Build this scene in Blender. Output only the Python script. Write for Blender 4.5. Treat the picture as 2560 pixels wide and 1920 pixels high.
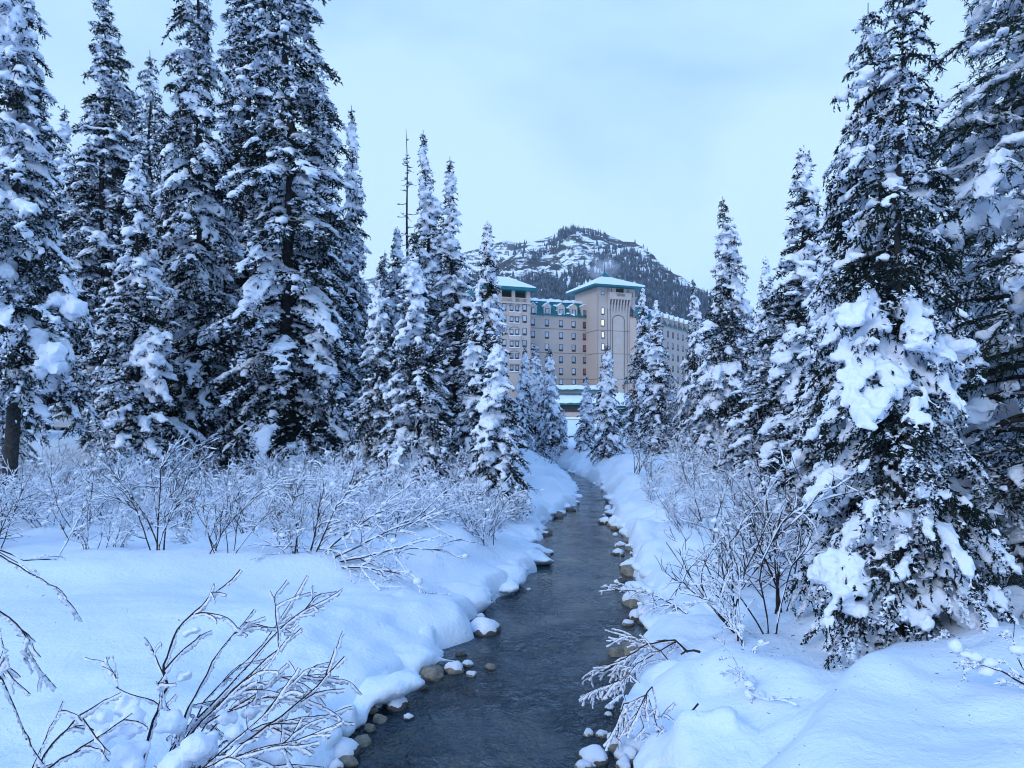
import bpy, bmesh, math, random
import numpy as np

# ------------------------------------------------------------------ camera, sky, sun, exposure
R = math.radians
sc = bpy.context.scene
for o in list(bpy.data.objects):
    bpy.data.objects.remove(o)
C = sc.collection

F, VH, EYE = 1862.0, 1040.0, 3.2          # focal length in photo pixels, horizon row, eye height over the water

cam_data = bpy.data.cameras.new('camera')
cam = bpy.data.objects.new('camera', cam_data)
C.objects.link(cam)
cam.location = (0, 0, EYE)
cam.rotation_euler = (R(90), 0, 0)
cam_data.sensor_width = 36.0
cam_data.lens = 36.0 * F / 2560.0
cam_data.shift_y = (VH - 960.0) / 2560.0
cam_data.clip_start = 0.05
cam_data.clip_end = 20000
sc.camera = cam

SUN_EL, SUN_AZ = 28.0, -140.0              # azimuth from +Y, negative = left
world = bpy.data.worlds.new('World')
sc.world = world
world.use_nodes = True
wn, wl = world.node_tree.nodes, world.node_tree.links
wn.clear()
w_out = wn.new('ShaderNodeOutputWorld')
w_bg = wn.new('ShaderNodeBackground')
w_sky = wn.new('ShaderNodeTexSky')
w_sky.sky_type = 'NISHITA'
w_sky.sun_disc = False
w_sky.sun_elevation = R(SUN_EL)
w_sky.sun_rotation = R(SUN_AZ)
w_sky.altitude = 1700
w_sky.air_density = 1.6
w_sky.dust_density = 3.0
w_sky.ozone_density = 3.0
w_geo = wn.new('ShaderNodeTexCoord')
w_map = wn.new('ShaderNodeMapping')
w_map.inputs['Scale'].default_value = (1.0, 1.0, 2.2)
w_noise = wn.new('ShaderNodeTexNoise')
w_noise.inputs['Scale'].default_value = 1.7
w_noise.inputs['Detail'].default_value = 5.0
w_noise.inputs['Roughness'].default_value = 0.5
w_noise.inputs['Distortion'].default_value = 0.4
w_ramp = wn.new('ShaderNodeValToRGB')
w_ramp.color_ramp.elements[0].position = 0.38
w_ramp.color_ramp.elements[0].color = (2.9, 4.85, 8.2, 1)
w_ramp.color_ramp.elements[1].position = 0.60
w_ramp.color_ramp.elements[1].color = (4.75, 6.75, 9.1, 1)
w_mix = wn.new('ShaderNodeMixRGB')
w_mix.inputs['Fac'].default_value = 0.9
w_bg.inputs['Strength'].default_value = 0.1
w_sep = wn.new('ShaderNodeSeparateXYZ')      # the cloud sheet is thin overhead, so the zenith is bluer than the horizon
w_rng = wn.new('ShaderNodeMapRange')
w_rng.interpolation_type = 'SMOOTHSTEP'
w_rng.inputs['From Min'].default_value = 0.25
w_rng.inputs['From Max'].default_value = 0.95
w_zen = wn.new('ShaderNodeMixRGB')
w_zen.inputs['Color2'].default_value = (2.4, 4.75, 9.4, 1)
wl.new(w_geo.outputs['Generated'], w_sep.inputs['Vector'])
wl.new(w_sep.outputs['Z'], w_rng.inputs['Value'])
wl.new(w_rng.outputs['Result'], w_zen.inputs['Fac'])
wl.new(w_geo.outputs['Generated'], w_map.inputs['Vector'])
wl.new(w_map.outputs['Vector'], w_noise.inputs['Vector'])
wl.new(w_noise.outputs['Fac'], w_ramp.inputs['Fac'])
wl.new(w_sky.outputs['Color'], w_mix.inputs['Color1'])
wl.new(w_ramp.outputs['Color'], w_zen.inputs['Color1'])
wl.new(w_zen.outputs['Color'], w_mix.inputs['Color2'])
wl.new(w_mix.outputs['Color'], w_bg.inputs['Color'])
wl.new(w_bg.outputs['Background'], w_out.inputs['Surface'])

sun_data = bpy.data.lights.new('sun', 'SUN')
sun_data.energy = 0.8
sun_data.angle = R(30)
sun_data.color = (0.96, 0.98, 1.0)
sun = bpy.data.objects.new('sun', sun_data)
C.objects.link(sun)
sun.rotation_euler = (R(90 - SUN_EL), 0, R(-SUN_AZ) + math.pi)

sc.view_settings.view_transform = 'Standard'
sc.view_settings.look = 'None'
sc.view_settings.exposure = 0.54
sc.view_settings.gamma = 1.0
sc.view_settings.use_curve_mapping = False
sc.render.engine = 'CYCLES'
cy = sc.cycles
cy.max_bounces = 6
cy.diffuse_bounces = 4
cy.glossy_bounces = 3
cy.transmission_bounces = 4
cy.transparent_max_bounces = 8
cy.volume_bounces = 1
cy.pixel_filter_type = 'BLACKMAN_HARRIS'
cy.filter_width = 1.05
cy.use_denoising = True
cy.denoiser = 'OPENIMAGEDENOISE'
cy.denoising_input_passes = 'RGB_ALBEDO_NORMAL'
cy.sample_clamp_indirect = 4.0

# ------------------------------------------------------------------ helpers
def at(u, v, y):
    return np.array([(u - 1280.0) / F * y, y, EYE + (VH - v) / F * y])

def tag(o, label=None, cat=None, group=None, kind=None):
    if label: o['label'] = label
    if cat: o['category'] = cat
    if group: o['group'] = group
    if kind: o['kind'] = kind
    return o

def empty(name, loc=(0, 0, 0), rz=0.0):
    o = bpy.data.objects.new(name, None)
    o.location = loc
    o.rotation_euler = (0, 0, rz)
    o.empty_display_size = 0.2
    C.objects.link(o)
    return o

def new_mesh(name, V, faces, mat=None, smooth=True):
    """V (n,3); faces: list of int arrays (m,3) or (m,4); mat may be a list aligned with faces."""
    me = bpy.data.meshes.new(name)
    V = np.asarray(V, dtype=np.float32)
    faces = [np.asarray(f, dtype=np.int32) for f in faces]
    mats = mat if isinstance(mat, (list, tuple)) else None
    keep = [i for i, f in enumerate(faces) if len(f)]
    nl = sum(faces[i].size for i in keep)
    npoly = sum(len(faces[i]) for i in keep)
    me.vertices.add(len(V))
    me.vertices.foreach_set('co', V.ravel())
    me.loops.add(nl)
    me.polygons.add(npoly)
    me.loops.foreach_set('vertex_index', np.concatenate([faces[i].ravel() for i in keep]))
    starts, s, mi = [], 0, []
    for i in keep:
        f = faces[i]
        k = f.shape[1]
        starts.append(s + np.arange(len(f), dtype=np.int32) * k)
        s += f.size
        mi.append(np.full(len(f), i if mats else 0, dtype=np.int32))
    me.polygons.foreach_set('loop_start', np.concatenate(starts))
    if mats:
        for m in mats: me.materials.append(m)
        me.polygons.foreach_set('material_index', np.concatenate(mi))
    elif mat:
        me.materials.append(mat)
    me.polygons.foreach_set('use_smooth', np.full(npoly, smooth, dtype=bool))
    me.update(calc_edges=True)
    return me

def link(name, me, parent=None, loc=None):
    o = bpy.data.objects.new(name, me)
    C.objects.link(o)
    if parent: o.parent = parent
    if loc is not None: o.location = loc
    return o

class MB:
    """collects vertices and faces; quads and tris kept apart"""
    def __init__(s):
        s.v, s.q, s.t, s.n = [], [], [], 0
    def add(s, V, quads=None, tris=None):
        V = np.asarray(V, dtype=float).reshape(-1, 3)
        s.v.append(V)
        if quads is not None and len(quads): s.q.append(np.asarray(quads, dtype=np.int64).reshape(-1, 4) + s.n)
        if tris is not None and len(tris): s.t.append(np.asarray(tris, dtype=np.int64).reshape(-1, 3) + s.n)
        s.n += len(V)
    def mesh(s, name, mat, smooth=True):
        V = np.concatenate(s.v) if s.v else np.zeros((0, 3))
        q = np.concatenate(s.q) if s.q else np.zeros((0, 4), int)
        t = np.concatenate(s.t) if s.t else np.zeros((0, 3), int)
        me = new_mesh(name, V, [q, t], None, smooth)
        me.materials.append(mat)
        return me
    def box(s, fr, s0, s1, d0, d1, z0, z1):
        """fr maps local (s, d, z) to the world"""
        P = [fr(a, b, c) for c in (z0, z1) for b in (d0, d1) for a in (s0, s1)]
        s.add(P, quads=[(0, 1, 5, 4), (1, 3, 7, 5), (3, 2, 6, 7), (2, 0, 4, 6), (4, 5, 7, 6), (0, 2, 3, 1)])

_ONES = ['', 'first', 'second', 'third', 'fourth', 'fifth', 'sixth', 'seventh', 'eighth', 'ninth', 'tenth', 'eleventh', 'twelfth', 'thirteenth', 'fourteenth',
         'fifteenth', 'sixteenth', 'seventeenth', 'eighteenth', 'nineteenth']
def ordinal(n):
    if n < 20: return _ONES[n]
    t = {2: 'twent', 3: 'thirt', 4: 'fort', 5: 'fift'}[n // 10]
    return t + 'ieth' if n % 10 == 0 else t + 'y-' + _ONES[n % 10]

def ident(a, b, c): return (a, b, c)

def hash3(i, j, k, seed):
    h = (i * 374761393 + j * 668265263 + k * 2147483647 + seed * 974711) & 0xFFFFFFFF
    h = ((h ^ (h >> 13)) * 1274126177) & 0xFFFFFFFF
    h = (h ^ (h >> 16)) & 0xFFFFFFFF
    h = (h * 2246822519) & 0xFFFFFFFF
    h = (h ^ (h >> 15)) & 0xFFFFFFFF
    return h.astype(np.float64) / 4294967295.0

def vnoise(P, seed=0):
    """value noise in -1..1 at the rows of P"""
    P = np.asarray(P, dtype=float)
    I = np.floor(P).astype(np.int64)
    f = P - I
    f = f * f * f * (f * (f * 6 - 15) + 10)
    r = 0
    for a in (0, 1):
        for b in (0, 1):
            for c in (0, 1):
                w = (f[:, 0] if a else 1 - f[:, 0]) * (f[:, 1] if b else 1 - f[:, 1]) * (f[:, 2] if c else 1 - f[:, 2])
                r = r + w * hash3(I[:, 0] + a, I[:, 1] + b, I[:, 2] + c, seed)
    return r * 2 - 1

def fbm(P, seed=0, oct=3, lac=2.1, gain=0.5):
    r, a, q = 0, 1.0, np.asarray(P, dtype=float)
    for k in range(oct):
        r = r + a * vnoise(q, seed + k * 17)
        a *= gain
        q = q * lac
    return r

def smooth01(x):
    x = np.clip(x, 0, 1)
    return x * x * (3 - 2 * x)

def unit(v):
    return v / (np.linalg.norm(v, axis=-1, keepdims=True) + 1e-12)

def tubes(P0, P1, R0, R1, k=4):
    """separate tapered tubes, one per segment -> V, quads"""
    P0, P1 = np.asarray(P0, float), np.asarray(P1, float)
    n = len(P0)
    d = unit(P1 - P0)
    ref = np.where(np.abs(d[:, 2:3]) > 0.9, np.array([[1.0, 0, 0]]), np.array([[0, 0, 1.0]]))
    a = unit(np.cross(d, ref))
    b = np.cross(d, a)
    th = np.arange(k) * 2 * math.pi / k
    ring = a[:, None, :] * np.cos(th)[None, :, None] + b[:, None, :] * np.sin(th)[None, :, None]
    V = np.stack([P0[:, None] + ring * np.asarray(R0).reshape(-1, 1, 1), P1[:, None] + ring * np.asarray(R1).reshape(-1, 1, 1)], axis=1)
    base = (np.arange(n) * 2 * k)[:, None]
    i = np.arange(k)[None]
    j = (np.arange(k)[None] + 1) % k
    Q = np.stack([base + i, base + j, base + k + j, base + k + i], axis=-1).reshape(-1, 4)
    return V.reshape(-1, 3), Q

def tube_path(P, rad, k=8, cap=True):
    """one tube along a polyline -> V, quads, tris"""
    P = np.asarray(P, float)
    n = len(P)
    d = unit(np.gradient(P, axis=0))
    ref = np.array([1.0, 0, 0]) if abs(d[:, 2]).mean() > 0.8 else np.array([0, 0, 1.0])
    a = unit(np.cross(d, ref))
    b = np.cross(d, a)
    th = np.arange(k) * 2 * math.pi / k
    V = P[:, None] + (a[:, None] * np.cos(th)[None, :, None] + b[:, None] * np.sin(th)[None, :, None]) * np.asarray(rad).reshape(-1, 1, 1)
    base = (np.arange(n - 1) * k)[:, None]
    i = np.arange(k)[None]
    j = (i + 1) % k
    Q = np.stack([base + i, base + j, base + k + j, base + k + i], -1).reshape(-1, 4)
    V = V.reshape(-1, 3)
    T = []
    if cap:
        V = np.concatenate([V, P[:1], P[-1:]])
        c0, c1 = n * k, n * k + 1
        for q in range(k):
            T.append((c0, (q + 1) % k, q))
            T.append((c1, (n - 1) * k + q, (n - 1) * k + (q + 1) % k))
    return V, Q, np.array(T, dtype=int).reshape(-1, 3)

_ico = {}
def ico(sub):
    if sub not in _ico:
        bm = bmesh.new()
        bmesh.ops.create_icosphere(bm, subdivisions=sub, radius=1.0)
        V = np.array([v.co[:] for v in bm.verts])
        T = np.array([[v.index for v in f.verts] for f in bm.faces])
        bm.free()
        _ico[sub] = (V, T)
    return _ico[sub]

def ellipsoids(cen, rad, sub=1, rng=None):
    """cen (n,3), rad (n,3) -> V, tris"""
    V, T = ico(sub)
    n = len(cen)
    if rng is not None:
        th = rng.uniform(0, 2 * math.pi, n)
        c, s = np.cos(th), np.sin(th)
        W = np.stack([V[None, :, 0] * c[:, None] - V[None, :, 1] * s[:, None], V[None, :, 0] * s[:, None] + V[None, :, 1] * c[:, None],
                      np.repeat(V[None, :, 2], n, 0)], -1)
    else:
        W = np.repeat(V[None], n, 0)
    W = W * np.asarray(rad)[:, None, :] + np.asarray(cen)[:, None, :]
    TT = (T[None] + (np.arange(n) * len(V))[:, None, None]).reshape(-1, 3)
    return W.reshape(-1, 3), TT

def remesh(V, T, voxel):
    """voxel union of overlapping lumps -> V, quads"""
    me = new_mesh('tmp', V, [T])
    o = bpy.data.objects.new('tmp', me)
    C.objects.link(o)
    m = o.modifiers.new('r', 'REMESH')
    m.mode = 'VOXEL'
    m.voxel_size = voxel
    dg = bpy.context.evaluated_depsgraph_get()
    me2 = bpy.data.meshes.new_from_object(o.evaluated_get(dg))
    nv, nl = len(me2.vertices), len(me2.loops)
    A = np.empty(nv * 3, np.float32)
    me2.vertices.foreach_get('co', A)
    L = np.empty(nl, np.int32)
    me2.loops.foreach_get('vertex_index', L)
    bpy.data.objects.remove(o)
    bpy.data.meshes.remove(me)
    bpy.data.meshes.remove(me2)
    return A.reshape(-1, 3).astype(float), L.reshape(-1, 4)

def relax(V, Q, it=1, f=0.5):
    for _ in range(it):
        S = np.zeros_like(V)
        N = np.zeros(len(V))
        for a, b in ((0, 1), (1, 2), (2, 3), (3, 0)):
            np.add.at(S, Q[:, a], V[Q[:, b]])
            np.add.at(N, Q[:, a], 1)
        V = V * (1 - f) + f * S / np.maximum(N, 1)[:, None]
    return V

# ------------------------------------------------------------------ materials
def material(name, base=(0.5, 0.5, 0.5), rough=0.8, noise=None, bump=None, metallic=0.0, spec=0.3, emit=None):
    """noise = (scale, second colour, contrast); bump = [(scale, strength, distance), ...]"""
    m = bpy.data.materials.new(name)
    m.use_nodes = True
    nt = m.node_tree
    b = nt.nodes['Principled BSDF']
    b.inputs['Base Color'].default_value = (*base, 1)
    b.inputs['Roughness'].default_value = rough
    b.inputs['Metallic'].default_value = metallic
    b.inputs['Specular IOR Level'].default_value = spec
    tc = nt.nodes.new('ShaderNodeTexCoord')
    if noise:
        n = nt.nodes.new('ShaderNodeTexNoise')
        n.inputs['Scale'].default_value = noise[0]
        n.inputs['Detail'].default_value = 4
        r = nt.nodes.new('ShaderNodeValToRGB')
        r.color_ramp.elements[0].position = 0.5 - noise[2]
        r.color_ramp.elements[1].position = 0.5 + noise[2]
        r.color_ramp.elements[0].color = (*base, 1)
        r.color_ramp.elements[1].color = (*noise[1], 1)
        nt.links.new(tc.outputs['Object'], n.inputs['Vector'])
        nt.links.new(n.outputs['Fac'], r.inputs['Fac'])
        nt.links.new(r.outputs['Color'], b.inputs['Base Color'])
    last = None
    for (scale, st, dist) in (bump or []):
        n = nt.nodes.new('ShaderNodeTexNoise')
        n.inputs['Scale'].default_value = scale
        n.inputs['Detail'].default_value = 3
        bp = nt.nodes.new('ShaderNodeBump')
        bp.inputs['Strength'].default_value = st
        bp.inputs['Distance'].default_value = dist
        nt.links.new(tc.outputs['Object'], n.inputs['Vector'])
        nt.links.new(n.outputs['Fac'], bp.inputs['Height'])
        if last: nt.links.new(last.outputs['Normal'], bp.inputs['Normal'])
        last = bp
    if last: nt.links.new(last.outputs['Normal'], b.inputs['Normal'])
    if emit:
        b.inputs['Emission Color'].default_value = (*emit[0], 1)
        b.inputs['Emission Strength'].default_value = emit[1]
    return m

SNOW = (0.74, 0.84, 0.96)
M = {}
M['snow'] = material('snow', SNOW, 0.65, (0.7, (0.77, 0.86, 0.97), 0.2), [(4.0, 0.5, 0.05), (17.0, 0.5, 0.025), (60.0, 0.8, 0.010)], spec=0.2)
M['tree_snow'] = material('tree_snow', (0.80, 0.86, 0.97), 0.7, (3.0, (0.84, 0.89, 0.98), 0.2), [(18.0, 0.6, 0.03), (60.0, 0.5, 0.008)], spec=0.15)
M['frost'] = material('frost', (0.84, 0.87, 0.96), 0.8, None, [(120.0, 0.5, 0.006)], spec=0.2)
M['needles'] = material('needles', (0.010, 0.018, 0.020), 0.7, (1.3, (0.018, 0.030, 0.024), 0.15), spec=0.06)
M['pine_needles'] = material('pine_needles', (0.012, 0.024, 0.020), 0.65, (1.6, (0.022, 0.042, 0.026), 0.15), spec=0.08)
M['bark'] = material('bark', (0.026, 0.025, 0.028), 0.9, (9.0, (0.055, 0.052, 0.052), 0.15), [(25.0, 0.8, 0.02)])
M['twig'] = material('twig', (0.042, 0.024, 0.022), 0.8, (6.0, (0.022, 0.016, 0.016), 0.2))
M['rock'] = material('rock', (0.16, 0.14, 0.115), 0.75, (4.0, (0.30, 0.27, 0.22), 0.18), [(14.0, 0.6, 0.02), (50.0, 0.4, 0.008)])
M['wet_rock'] = material('wet_rock', (0.045, 0.042, 0.038), 0.35, (5.0, (0.10, 0.09, 0.075), 0.2), [(14.0, 0.6, 0.02)])
M['bed'] = material('bed', (0.05, 0.05, 0.045), 0.8, (3.0, (0.14, 0.12, 0.09), 0.15))

# ------------------------------------------------------------------ the stream and the snow ground
# water edges read from the photograph: (row, left column, right column) at water level
EDGE = [(2300, 640, 1640), (1920, 805, 1620), (1850, 845, 1590), (1736, 970, 1580), (1680, 1085, 1590), (1620, 1130, 1610), (1562, 1185, 1632),
        (1500, 1235, 1618), (1450, 1305, 1585), (1400, 1340, 1590), (1350, 1350, 1570), (1300, 1368, 1535), (1260, 1440, 1527),
        (1225, 1440, 1508), (1200, 1424, 1472), (1185, 1408, 1436), (1172, 1392, 1412)]
_ey = np.array([F * EYE / (v - VH) for v, a, b in EDGE])
_el = np.array([(a - 1280) / F for v, a, b in EDGE]) * _ey
_er = np.array([(b - 1280) / F for v, a, b in EDGE]) * _ey
_ey = np.concatenate([[-6.0, 2.0], _ey, [52.0, 56.0, 7000.0]])
_el = np.concatenate([[_el[0] - 0.4, _el[0] - 0.1], _el, [1.2, 0.6, 0.6]])
_er = np.concatenate([[_er[0] + 0.4, _er[0] + 0.1], _er, [1.7, 0.62, 0.62]])

def edge_l(y):
    y = np.atleast_1d(np.asarray(y, float))
    P = np.stack([y * 1.3, y * 0 + 3.1, y * 0], -1)
    w = np.clip((56 - y) / 20, 0, 1)
    return np.interp(y, _ey, _el) + w * (0.17 * vnoise(P, 5) + 0.10 * vnoise(P * 3.1, 6))

def edge_r(y):
    y = np.atleast_1d(np.asarray(y, float))
    P = np.stack([y * 1.4, y * 0 + 9.7, y * 0], -1)
    w = np.clip((56 - y) / 20, 0, 1)
    return np.interp(y, _ey, _er) + w * (0.11 * vnoise(P, 15) + 0.06 * vnoise(P * 3.3, 16))

MOUNDS = [  # x, y, radius x, radius y, height : drifts and buried stones on the banks
    (-1.15, 14.8, 1.1, 1.5, 0.34), (-1.6, 11.0, 1.0, 1.1, 0.22), (-2.0, 8.6, 0.9, 0.8, 0.20), (-2.25, 7.15, 0.55, 0.42, 0.30), (-2.9, 6.7, 0.6, 0.5, 0.18),
    (-4.6, 9.5, 2.6, 1.4, 0.16), (-7.0, 12.3, 3.0, 0.9, 0.22), (-3.4, 12.8, 1.4, 0.6, 0.20),
    (1.95, 8.8, 0.55, 0.5, 0.22), (1.75, 7.7, 0.40, 0.42, 0.26), (2.3, 8.0, 0.6, 0.5, 0.12), (2.6, 6.9, 0.7, 0.5, 0.12),
    (2.6, 12.5, 0.6, 1.2, 0.22), (2.9, 15.5, 0.5, 1.0, 0.26), (3.1, 18.5, 0.5, 1.1, 0.26), (3.4, 23.0, 0.6, 1.6, 0.30), (4.3, 29.0, 0.8, 2.0, 0.3),
    (4.1, 8.9, 0.7, 0.5, 0.20), (1.2, 27.0, 0.8, 1.6, 0.35), (0.6, 22.5, 0.8, 1.3, 0.35), (5.5, 36.0, 2.0, 3.0, 0.5), (2.2, 46.0, 2.0, 4.0, 0.3)]

def ground_h(x, y, detail=True):
    x, y = np.broadcast_arrays(np.asarray(x, float), np.asarray(y, float))
    sh = x.shape
    x, y = x.ravel(), y.ravel()
    el, er = edge_l(y), edge_r(y)
    left = x < (el + er) / 2
    d = np.where(left, el - x, x - er)                      # distance from the water's edge
    P = np.stack([x, y, 0 * x], -1)
    base = 0.50 + 0.011 * np.clip(y - 8, 0, 220) - 0.0 * y
    base = base + np.where(left, 0.10 * smooth01(d / 6), 0.42 * smooth01(d / 7))
    base = base + 0.12 * fbm(P * 0.35, 31, 3) * smooth01(d / 1.5)
    w = 0.75 + 0.35 * vnoise(P * 0.9, 41)
    lump = 0.20 * vnoise(P * 1.7, 51) + 0.09 * vnoise(P * 4.3, 52)
    bank = base + lump * np.exp(-np.clip(d, 0, 9) / 0.9)
    lip = np.clip(0.20 + 0.14 * vnoise(P * np.array([0.3, 0.9, 1]), 44), 0.06, 0.4)   # steep edge, then a gentle rise
    t = np.clip(d / (0.16 + 0.35 * lip), 0, 1)
    edge_ = np.sqrt(np.clip(1 - (1 - t) ** 2.2, 0, 1))
    rise = smooth01((d - 0.05) / (w * np.where(left, 2.6, 1.9)))
    h = -0.06 + (lip + 0.06) * edge_ + (bank - lip) * rise * edge_
    h = np.where(d < 0, -0.06 + np.clip(d, -0.6, 0) * 0.6, h)
    for mx, my, rx, ry, mh in MOUNDS:
        h = h + mh * np.exp(-((x - mx) / rx) ** 2 - ((y - my) / ry) ** 2) * smooth01(d / 0.25)
    # near drift at the lower right, its shoulder running diagonally
    s = (x - 2.05) * 0.72 + (6.0 - y) * 0.62
    h = h + 0.40 * smooth01(s / 0.5) * smooth01(d / 0.6) * smooth01((9 - y) / 2.5)
    # shaded hollow path at the right
    h = h - 0.25 * np.exp(-((y - 9.6) / 1.0) ** 2) * smooth01((x - 5.4) / 0.8)
    # road embankment far left
    h = h + 1.35 * smooth01((-12.5 - x - 0.1 * (y - 30)) / 6.0) * smooth01((y - 26) / 12)
    if detail:
        rough = 1.5 * smooth01((vnoise(P * 0.45, 64) + 0.45) * 1.6) * np.where(left & (y < 13.0) & (d > 1.2), 0.35, 1.0)
        drift = 1 - np.abs(vnoise(P * np.array([0.55, 1.6, 1]) + 3, 65))
        pits = smooth01((vnoise(P * 2.6 + 11, 66) - 0.45) / 0.3)
        h = h + (0.050 * rough * vnoise(P * 1.9 + 7, 61) + 0.022 * rough * vnoise(P * 4.6, 62) + 0.035 * drift ** 6 - 0.045 * pits * rough) * smooth01(d / 0.8)
    return h.reshape(sh)

def gz(x, y):
    return float(ground_h(np.array([x]), np.array([y]))[0])

def build_ground():
    ny = 340
    ys = 2.6 + 57.4 * (np.arange(ny) / (ny - 1)) ** 1.45
    ys = np.concatenate([[-45, -20, -8, -3, 0.5], ys, 60 + (np.arange(1, 41) / 40.0) ** 3 * 3400])
    n1, n2 = 108, 26
    d1 = 13.0 * (np.arange(n1) / (n1 - 1)) ** 1.5
    d2 = 13.0 * (2240 / 13.0) ** (np.arange(1, n2) / (n2 - 1.0))
    d = np.concatenate([d1, d2])
    el, er = edge_l(ys), edge_r(ys)
    X = np.concatenate([el[:, None] - d[::-1][None], (el + (er - el) * 0.25)[:, None], (el + (er - el) * 0.5)[:, None],
                        (el + (er - el) * 0.75)[:, None], er[:, None] + d[None]], 1)
    Y = np.repeat(ys[:, None], X.shape[1], 1)
    Z = ground_h(X, Y)
    V = np.stack([X, Y, Z], -1).reshape(-1, 3)
    r, c = X.shape
    i = (np.arange(r - 1)[:, None] * c + np.arange(c - 1)[None]).ravel()
    Q = np.stack([i, i + 1, i + c + 1, i + c], -1)
    o = link('snow_ground', new_mesh('snow_ground', V, [Q], [M['snow']]))
    tag(o, 'deep smooth snow cover on both banks of the stream', kind='structure')
    # stream bed
    yb = np.concatenate([[-45.0], np.linspace(-6, 57, 89)])
    a, b = edge_l(yb) - 0.5, edge_r(yb) + 0.5
    t = np.linspace(0, 1, 14)
    X = a[:, None] + (b - a)[:, None] * t[None]
    Y = np.repeat(yb[:, None], 14, 1)
    Z = -0.42 + 0.06 * vnoise(np.stack([X, Y, 0 * X], -1).reshape(-1, 3) * 2.0, 3).reshape(X.shape)
    V = np.stack([X, Y, Z], -1).reshape(-1, 3)
    i = (np.arange(89)[:, None] * 14 + np.arange(13)[None]).ravel()
    o = link('stream_bed', new_mesh('stream_bed', V, [np.stack([i, i + 1, i + 15, i + 14], -1)], [M['bed']]))
    tag(o, kind='structure')

def water_material():
    m = bpy.data.materials.new('water')
    m.use_nodes = True
    nt = m.node_tree
    b = nt.nodes['Principled BSDF']
    b.inputs['Roughness'].default_value = 0.06
    b.inputs['IOR'].default_value = 1.36
    b.inputs['Specular IOR Level'].default_value = 0.5
    tc = nt.nodes.new('ShaderNodeTexCoord')
    n = nt.nodes.new('ShaderNodeTexNoise')
    n.inputs['Scale'].default_value = 1.36
    n.inputs['Detail'].default_value = 7
    n.inputs['Roughness'].default_value = 0.68
    r = nt.nodes.new('ShaderNodeValToRGB')
    e = r.color_ramp.elements
    e[0].position, e[0].color = 0.36, (0.004, 0.017, 0.029, 1)
    e[1].position, e[1].color = 0.66, (0.040, 0.050, 0.050, 1)
    e.new(0.52).color = (0.010, 0.031, 0.050, 1)
    nt.links.new(tc.outputs['Object'], n.inputs['Vector'])
    nt.links.new(n.outputs['Fac'], r.inputs['Fac'])
    nt.links.new(r.outputs['Color'], b.inputs['Base Color'])
    # riffles in the shallow near reach, calmer water further up
    sep = nt.nodes.new('ShaderNodeSeparateXYZ')
    calm = nt.nodes.new('ShaderNodeMapRange')
    calm.inputs['From Min'].default_value, calm.inputs['From Max'].default_value = 7.5, 17.0
    calm.inputs['To Min'].default_value, calm.inputs['To Max'].default_value = 1.0, 0.22
    nt.links.new(tc.outputs['Object'], sep.inputs['Vector'])
    nt.links.new(sep.outputs['Y'], calm.inputs['Value'])
    pn = nt.nodes.new('ShaderNodeTexNoise'); pn.inputs['Scale'].default_value = 0.75; pn.inputs['Detail'].default_value = 2
    pr = nt.nodes.new('ShaderNodeMapRange')
    pr.inputs['From Min'].default_value, pr.inputs['From Max'].default_value = 0.40, 0.60
    pr.inputs['To Min'].default_value, pr.inputs['To Max'].default_value = 0.25, 1.15
    pm = nt.nodes.new('ShaderNodeMath'); pm.operation = 'MULTIPLY'
    nt.links.new(tc.outputs['Object'], pn.inputs['Vector'])
    nt.links.new(pn.outputs['Fac'], pr.inputs['Value'])
    nt.links.new(calm.outputs['Result'], pm.inputs[0]); nt.links.new(pr.outputs['Result'], pm.inputs[1])
    last = None
    for sx, sy, scale, st, dist, det in ((1.0, 0.40, 1.3, 0.5, 0.22, 2), (1.0, 0.55, 5.5, 1.0, 0.17, 4), (1.0, 0.8, 16.0, 1.0, 0.065, 3)):
        mp = nt.nodes.new('ShaderNodeMapping')
        mp.inputs['Scale'].default_value = (sx, sy, 1)
        nn = nt.nodes.new('ShaderNodeTexNoise')
        nn.inputs['Scale'].default_value = scale
        nn.inputs['Detail'].default_value = det
        nn.inputs['Distortion'].default_value = 0.9
        bp = nt.nodes.new('ShaderNodeBump')
        mu = nt.nodes.new('ShaderNodeMath'); mu.operation = 'MULTIPLY'; mu.inputs[1].default_value = st
        bp.inputs['Distance'].default_value = dist
        nt.links.new(pm.outputs[0], mu.inputs[0])
        nt.links.new(mu.outputs[0], bp.inputs['Strength'])
        nt.links.new(tc.outputs['Object'], mp.inputs['Vector'])
        nt.links.new(mp.outputs['Vector'], nn.inputs['Vector'])
        nt.links.new(nn.outputs['Fac'], bp.inputs['Height'])
        if last: nt.links.new(last.outputs['Normal'], bp.inputs['Normal'])
        last = bp
    nt.links.new(last.outputs['Normal'], b.inputs['Normal'])
    return m

def build_water():
    M['water'] = water_material()
    ys = np.concatenate([[-45, -6], 2 + 54 * (np.arange(300) / 299.0) ** 1.5])
    a, b = edge_l(ys) - 0.25, edge_r(ys) + 0.25
    t = np.linspace(0, 1, 40)
    X = a[:, None] + (b - a)[:, None] * t[None]
    Y = np.repeat(ys[:, None], 40, 1)
    P = np.stack([X, Y, 0 * X], -1).reshape(-1, 3)
    Z = (0.012 * fbm(P * np.array([2.2, 1.3, 1]), 71, 3)).reshape(X.shape)
    V = np.stack([X, Y, Z], -1).reshape(-1, 3)
    i = (np.arange(len(ys) - 1)[:, None] * 40 + np.arange(39)[None]).ravel()
    o = link('stream_water', new_mesh('stream_water', V, [np.stack([i, i + 1, i + 41, i + 40], -1)], [M['water']]))
    tag(o, 'dark rippling stream winding between the snowy banks', kind='structure')

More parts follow.
